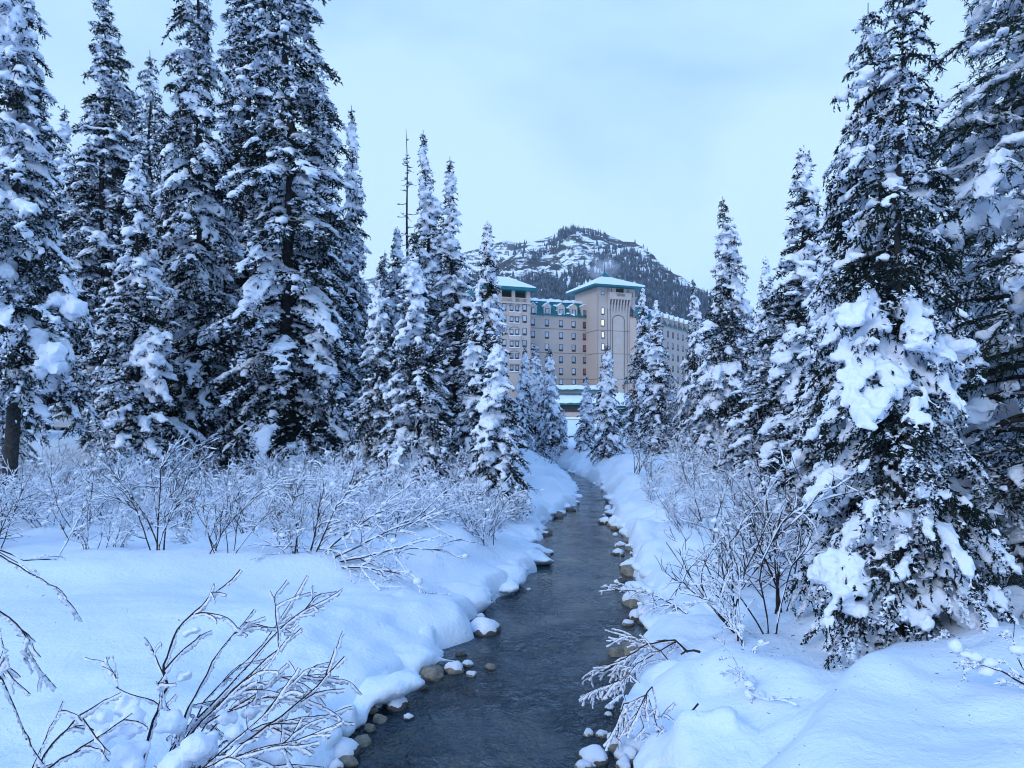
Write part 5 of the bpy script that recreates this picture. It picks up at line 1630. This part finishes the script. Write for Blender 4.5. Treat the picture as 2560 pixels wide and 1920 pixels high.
# ------------------------------------------------------------------ parked car on the embankment
M['car_paint'] = material('car_paint', (0.42, 0.44, 0.47), 0.35, (0.5, (0.36, 0.38, 0.42), 0.3), metallic=0.5, spec=0.5)
M['glass_dark'] = material('glass_dark', (0.015, 0.017, 0.02), 0.1, (0.5, (0.02, 0.022, 0.028), 0.3), spec=0.6)
M['rubber'] = material('rubber', (0.015, 0.015, 0.016), 0.85, (8.0, (0.025, 0.025, 0.026), 0.2))
def build_car():
    cx, cy_ = (190 - 1280) / F * 44, 44.0
    cz = gz(cx, cy_) - 0.12
    e = empty('parked_car', (cx, cy_, cz), R(4))
    # side profile (x forward = left in the picture), lofted across the width
    prof = np.array([(-2.2, 0.45), (-2.25, 0.75), (-2.15, 0.98), (-1.35, 1.06), (-0.75, 1.08), (0.5, 1.10), (1.6, 1.12), (2.15, 1.10), (2.22, 0.70), (2.15, 0.42), (1.75, 0.30), (-1.75, 0.30)])
    cab = np.array([(-0.95, 1.06), (-0.25, 1.52), (0.2, 1.60), (1.2, 1.60), (1.75, 1.50), (2.1, 1.10)])
    def loft(pr, ws):
        n = len(pr)
        V, Q = [], []
        for w, sc_ in ws:
            c = pr.mean(0)
            for p_ in pr: V.append((c[0] + (p_[0] - c[0]) * sc_, w, c[1] + (p_[1] - c[1]) * sc_))
        m = len(ws)
        for a in range(m - 1):
            for k in range(n): Q.append((a * n + k, a * n + (k + 1) % n, (a + 1) * n + (k + 1) % n, (a + 1) * n + k))
        V += [(pr[:, 0].mean(), ws[0][0], pr[:, 1].mean()), (pr[:, 0].mean(), ws[-1][0], pr[:, 1].mean())]
        T = []
        for k in range(n):
            T += [(m * n, (k + 1) % n, k), (m * n + 1, (m - 1) * n + k, (m - 1) * n + (k + 1) % n)]
        return V, Q, T
    mb = MB(); mb.add(*loft(prof, [(-0.9, 0.95), (-0.82, 1.0), (0.82, 1.0), (0.9, 0.95)]))
    body = link('body', mb.mesh('car_body', M['car_paint'], False), e)
    mb = MB(); mb.add(*loft(cab, [(-0.72, 0.9), (-0.66, 1.0), (0.66, 1.0), (0.72, 0.9)]))
    cabin = link('cabin', mb.mesh('car_cabin', M['car_paint'], False), e)
    mb = MB()
    for w in (-0.735, 0.735):
        for pts in (((-0.7, 1.12), (-0.12, 1.48), (0.42, 1.50), (0.42, 1.12)), ((0.52, 1.12), (0.52, 1.50), (1.2, 1.50), (1.7, 1.14))):
            mb.add([(a, w * (1.0 if b < 1.3 else 0.985), b) for a, b in pts], quads=[(0, 1, 2, 3)])
    link('side_window', mb.mesh('car_side_window', M['glass_dark'], False), cabin)
    mb = MB(); mb.add([(-0.97, -0.6, 1.10), (-0.97, 0.6, 1.10), (-0.28, 0.55, 1.53), (-0.28, -0.55, 1.53)], quads=[(0, 1, 2, 3)])
    link('windscreen', mb.mesh('car_windscreen', M['glass_dark'], False), cabin)
    for x in (-1.4, 1.4):
        for w in (-0.84, 0.84):
            th = np.linspace(0, 2 * math.pi, 21)[:-1]
            V = [(x + 0.34 * math.cos(a), w + d, 0.34 + 0.34 * math.sin(a)) for d in (-0.1, 0.1) for a in th] + [(x, w - 0.1, 0.34), (x, w + 0.1, 0.34)]
            Q = [(k, (k + 1) % 20, 20 + (k + 1) % 20, 20 + k) for k in range(20)]
            T = [(40, (k + 1) % 20, k) for k in range(20)] + [(41, 20 + k, 20 + (k + 1) % 20) for k in range(20)]
            mb = MB(); mb.add(V, Q, T)
            wh = link('wheel', mb.mesh('car_tyre', M['rubber'], False), e)
            V = [(x + 0.21 * math.cos(a), w + d, 0.34 + 0.21 * math.sin(a)) for d in (-0.115, 0.115) for a in th] + [(x, w - 0.115, 0.34), (x, w + 0.115, 0.34)]
            mb = MB(); mb.add(V, Q, T)
            link('rim', mb.mesh('car_rim', M['car_paint'], False), wh)
    for w in (-0.62, 0.62):
        mb = MB(); mb.box(lambda s, d, z: (s, d + w, z), -2.27, -2.12, -0.16, 0.16, 0.72, 0.88)
        link('headlight', mb.mesh('car_headlight', M['pane'], False), e)
    for nm, (x0, x1, z0, z1, hw) in {'bonnet_snow': (-2.1, -0.9, 1.02, 1.20, 0.78), 'roof_snow': (-0.1, 1.6, 1.56, 1.76, 0.62)}.items():
        V, T = ico(3)
        W = np.sign(V) * np.abs(V) ** 0.6
        W = W * np.array([(x1 - x0) / 2, hw, (z1 - z0) / 2]) + np.array([(x0 + x1) / 2, 0, (z0 + z1) / 2])
        mb = MB(); mb.add(W, None, T)
        link(nm, mb.mesh(nm, M['tree_snow']), e)
    tag(e, 'grey parked car seen between trunks behind the left wood, snow on its bonnet and roof', 'car')
build_car()

# ------------------------------------------------------------------ mountain, its forest, far peak
def mountain_material():
    m = material('mountain_rock', (0.5, 0.5, 0.5), 0.9)
    nt = m.node_tree
    b = nt.nodes['Principled BSDF']
    tc = nt.nodes['Texture Coordinate']
    mp = nt.nodes.new('ShaderNodeMapping')
    mp.inputs['Rotation'].default_value = (0, R(28), 0)
    mp.inputs['Scale'].default_value = (0.006, 0.006, 0.060)
    n1 = nt.nodes.new('ShaderNodeTexNoise'); n1.inputs['Scale'].default_value = 1.0; n1.inputs['Detail'].default_value = 6; n1.inputs['Roughness'].default_value = 0.72
    n2 = nt.nodes.new('ShaderNodeTexNoise'); n2.inputs['Scale'].default_value = 0.05; n2.inputs['Detail'].default_value = 5; n2.inputs['Roughness'].default_value = 0.7
    ad = nt.nodes.new('ShaderNodeMath'); ad.operation = 'ADD'
    rp = nt.nodes.new('ShaderNodeValToRGB')
    e = rp.color_ramp.elements
    e[0].position, e[0].color = 0.485, (0.030, 0.029, 0.032, 1)
    e[1].position, e[1].color = 0.530, (0.84, 0.90, 0.97, 1)
    ha = nt.nodes.new('ShaderNodeMath'); ha.operation = 'MULTIPLY'; ha.inputs[1].default_value = 0.5; n2.inputs['Scale'].default_value = 0.035
    nt.links.new(tc.outputs['Object'], mp.inputs['Vector'])
    nt.links.new(mp.outputs['Vector'], n1.inputs['Vector'])
    nt.links.new(tc.outputs['Object'], n2.inputs['Vector'])
    nt.links.new(n1.outputs['Fac'], ad.inputs[0]); nt.links.new(n2.outputs['Fac'], ad.inputs[1])
    nt.links.new(ad.outputs[0], ha.inputs[0]); nt.links.new(ha.outputs[0], rp.inputs['Fac'])
    nt.links.new(rp.outputs['Color'], b.inputs['Base Color'])
    return m
M['mountain'] = mountain_material()
M['forest'] = material('forest', (0.014, 0.022, 0.030), 0.85, (0.11, (0.10, 0.14, 0.20), 0.12), spec=0.1)
SIL = np.array([(-2500, 1000), (-600, 960), (200, 860), (700, 770), (950, 745), (1100, 720), (1190, 690), (1232, 664), (1285, 628), (1311, 611), (1337, 604), (1385, 588), (1429, 571), (1468, 578), (1508, 591),
                (1560, 604), (1586, 603), (1612, 627), (1652, 659), (1691, 682), (1717, 702), (1733, 718), (1800, 775), (1900, 840), (2100, 900), (2600, 950), (5000, 1000)], float)
MY = 1700.0
def mountain_h(x, y):
    u = 1280 + x / MY * F
    ridge = EYE + (VH - np.interp(u, SIL[:, 0], SIL[:, 1])) / F * MY
    t = (MY - y) / 950.0
    f = np.where(t > 0, np.clip(1 - t, 0, 1) ** 1.12, np.clip(1 + t * 0.8, 0, 1))
    P = np.stack([x, y, 0 * x], -1) / 140.0
    w = smooth01(np.abs(t) / 0.15)
    n = -np.abs(fbm(P.reshape(-1, 3), 81, 4)).reshape(x.shape) * 38 + 10
    fine = fbm(P.reshape(-1, 3) * 7.0, 85, 2).reshape(x.shape) * 6
    return (ridge + 4 * vnoise(np.stack([x / 38.0, 0 * x, 0 * x], -1).reshape(-1, 3), 88).reshape(x.shape)) * f + (n * w * f) + fine * (0.3 + w) - 12 * (f <= 0)
gx = np.concatenate([np.linspace(-2000, -500, 26), np.linspace(-490, 700, 220), np.linspace(710, 2200, 26)])
gy = np.concatenate([np.linspace(740, 1720, 120), np.linspace(1740, 2600, 14)])
X, Y = np.meshgrid(gx, gy)
Z = mountain_h(X, Y)
V = np.stack([X, Y, Z], -1).reshape(-1, 3)
c_ = len(gx)
i = (np.arange(len(gy) - 1)[:, None] * c_ + np.arange(c_ - 1)[None]).ravel()
tag(link('mountain', new_mesh('mountain', V, [np.stack([i, i + 1, i + c_ + 1, i + c_], -1)], [M['mountain']])), 'snowy rock faced mountain rising behind the hotel', kind='structure')
# forest on its slopes: one mass of little conifers
rngm = np.random.default_rng(8)
n = 62000
tx = rngm.uniform(-520, 720, n); ty = 760 + 990 * rngm.random(n)
tz = mountain_h(tx, ty)
tu, tv = 1280 + tx / ty * F, VH - (tz - EYE) / ty * F
low = np.interp(tu, [900, 1230, 1300, 1400, 1480, 1510, 1560, 1620, 1700, 1760], [650, 680, 690, 676, 655, 610, 632, 664, 704, 735])
dn = 0.55 * fbm(np.stack([tx, ty, 0 * tx], -1) / 70, 91, 3)
pr_ = smooth01((tv - low) / 26.0 + dn * 0.8)
band = np.exp(-((tv - (640 - (tu - 1350) * 0.72)) / 9) ** 2) * (tu > 1330) * (tu < 1435)
ridge_t = np.exp(-((tv - np.interp(tu, SIL[:, 0], SIL[:, 1])) / 7.0) ** 2) * (tu > 1395) * (tu < 1520)
right = 1.0 * smooth01((tu - 1480) / 40) * smooth01((tv - np.interp(tu, SIL[:, 0], SIL[:, 1]) - 24 - 20 * dn) / 12)
scat = 0.10 * smooth01((dn - 0.1) * 3)
keep = rngm.random(n) < np.clip(np.maximum.reduce([pr_, band * 0.95, ridge_t * 0.9, right, scat]), 0, 1) * 0.7
tx, ty, tz = tx[keep], ty[keep], tz[keep]
m = len(tx)
hh = rngm.uniform(8, 18, m); rad = hh * rngm.uniform(0.13, 0.2, m)
ang = np.arange(4) * 2 * math.pi / 4
base = np.stack([tx[:, None] + rad[:, None] * np.cos(ang), ty[:, None] + rad[:, None] * np.sin(ang), np.repeat(tz[:, None], 4, 1) - 0.5], -1)
tip = np.stack([tx, ty, tz + hh], -1)[:, None]
V = np.concatenate([base, tip], 1).reshape(-1, 3)
k = (np.arange(m) * 5)[:, None, None]
T = (k + np.array([[q, (q + 1) % 4, 4] for q in range(4)])[None]).reshape(-1, 3)
tag(link('mountain_forest', new_mesh('mountain_forest', V, [T], [M['forest']], False)), 'dark conifer forest covering the mountain slopes', 'forest', kind='stuff')
# far snowy peak behind, almost lost in cloud
FS = np.array([(500, 800), (900, 700), (1100, 645), (1232, 607), (1266, 597), (1293, 604), (1337, 600), (1380, 586), (1429, 568), (1470, 566), (1510, 579), (1560, 600), (1640, 660), (1800, 760), (2000, 830)], float)
FY = 3000.0
gx = np.linspace(-1200, 1400, 120); gy = np.linspace(2620, 3500, 40)
X, Y = np.meshgrid(gx, gy)
rd = EYE + (VH - np.interp(1280 + X / FY * F, FS[:, 0], FS[:, 1])) / F * FY
t = np.abs(Y - FY) / 480
Z = rd * np.clip(1 - t, 0, 1) + 25 * fbm((np.stack([X, Y, 0 * X], -1) / 200).reshape(-1, 3), 95, 3).reshape(X.shape) * smooth01(t / 0.1)
V = np.stack([X, Y, Z], -1).reshape(-1, 3)
i = (np.arange(39)[:, None] * 120 + np.arange(119)[None]).ravel()
tag(link('far_mountain', new_mesh('far_mountain', V, [np.stack([i, i + 1, i + 121, i + 120], -1)], [M['mountain']])), 'pale snow covered peak behind the rock faced mountain', kind='structure')

# ------------------------------------------------------------------ steam beside the tower roof, and the cold air
def volume_material(name, color, density, noisy=None):
    m = bpy.data.materials.new(name)
    m.use_nodes = True
    nt = m.node_tree
    nt.nodes.clear()
    out = nt.nodes.new('ShaderNodeOutputMaterial')
    v = nt.nodes.new('ShaderNodeVolumePrincipled')
    v.inputs['Color'].default_value = (*color, 1)
    v.inputs['Density'].default_value = density
    v.inputs['Anisotropy'].default_value = 0.0
    nt.links.new(v.outputs['Volume'], out.inputs['Volume'])
    if noisy:
        tc = nt.nodes.new('ShaderNodeTexCoord')
        n = nt.nodes.new('ShaderNodeTexNoise'); n.inputs['Scale'].default_value = noisy; n.inputs['Detail'].default_value = 3
        ln = nt.nodes.new('ShaderNodeVectorMath'); ln.operation = 'LENGTH'
        fall = nt.nodes.new('ShaderNodeMapRange'); fall.inputs['From Min'].default_value = 1.0; fall.inputs['From Max'].default_value = 0.1
        cut = nt.nodes.new('ShaderNodeMapRange'); cut.inputs['From Min'].default_value = 0.42; cut.inputs['From Max'].default_value = 0.66
        mu = nt.nodes.new('ShaderNodeMath'); mu.operation = 'MULTIPLY'
        m2 = nt.nodes.new('ShaderNodeMath'); m2.operation = 'MULTIPLY'; m2.inputs[1].default_value = density
        nt.links.new(tc.outputs['Object'], n.inputs['Vector']); nt.links.new(tc.outputs['Object'], ln.inputs[0])
        nt.links.new(ln.outputs['Value'], fall.inputs['Value']); nt.links.new(n.outputs['Fac'], cut.inputs['Value'])
        nt.links.new(fall.outputs['Result'], mu.inputs[0]); nt.links.new(cut.outputs['Result'], mu.inputs[1])
        nt.links.new(mu.outputs[0], m2.inputs[0]); nt.links.new(m2.outputs[0], v.inputs['Density'])
    return m
V, T = ico(3)
mb = MB(); mb.add(V, None, T)
for u, v, y, s in ((1492, 686, 206, (3.2, 2.5, 2.6)), (1518, 664, 208, (4.2, 2.5, 2.8)),):
    pass
o = link('steam_plume', mb.mesh('steam_plume', volume_material('steam', (0.9, 0.9, 0.97), 0.55, 1.9)), None, at(1506, 672, 207))
o.scale = (5.6, 3.0, 4.4)
tag(o, 'white steam drifting up beside the tower roof', 'steam', kind='stuff')
mb = MB(); mb.box(ident, -2300, 2500, -60, 3600, -14.0, 820)
o = link('haze', mb.mesh('haze', volume_material('haze_air', (0.80, 0.90, 1.0), 0.00008), False))
tag(o, 'thin cold haze in the air', 'haze', kind='stuff')
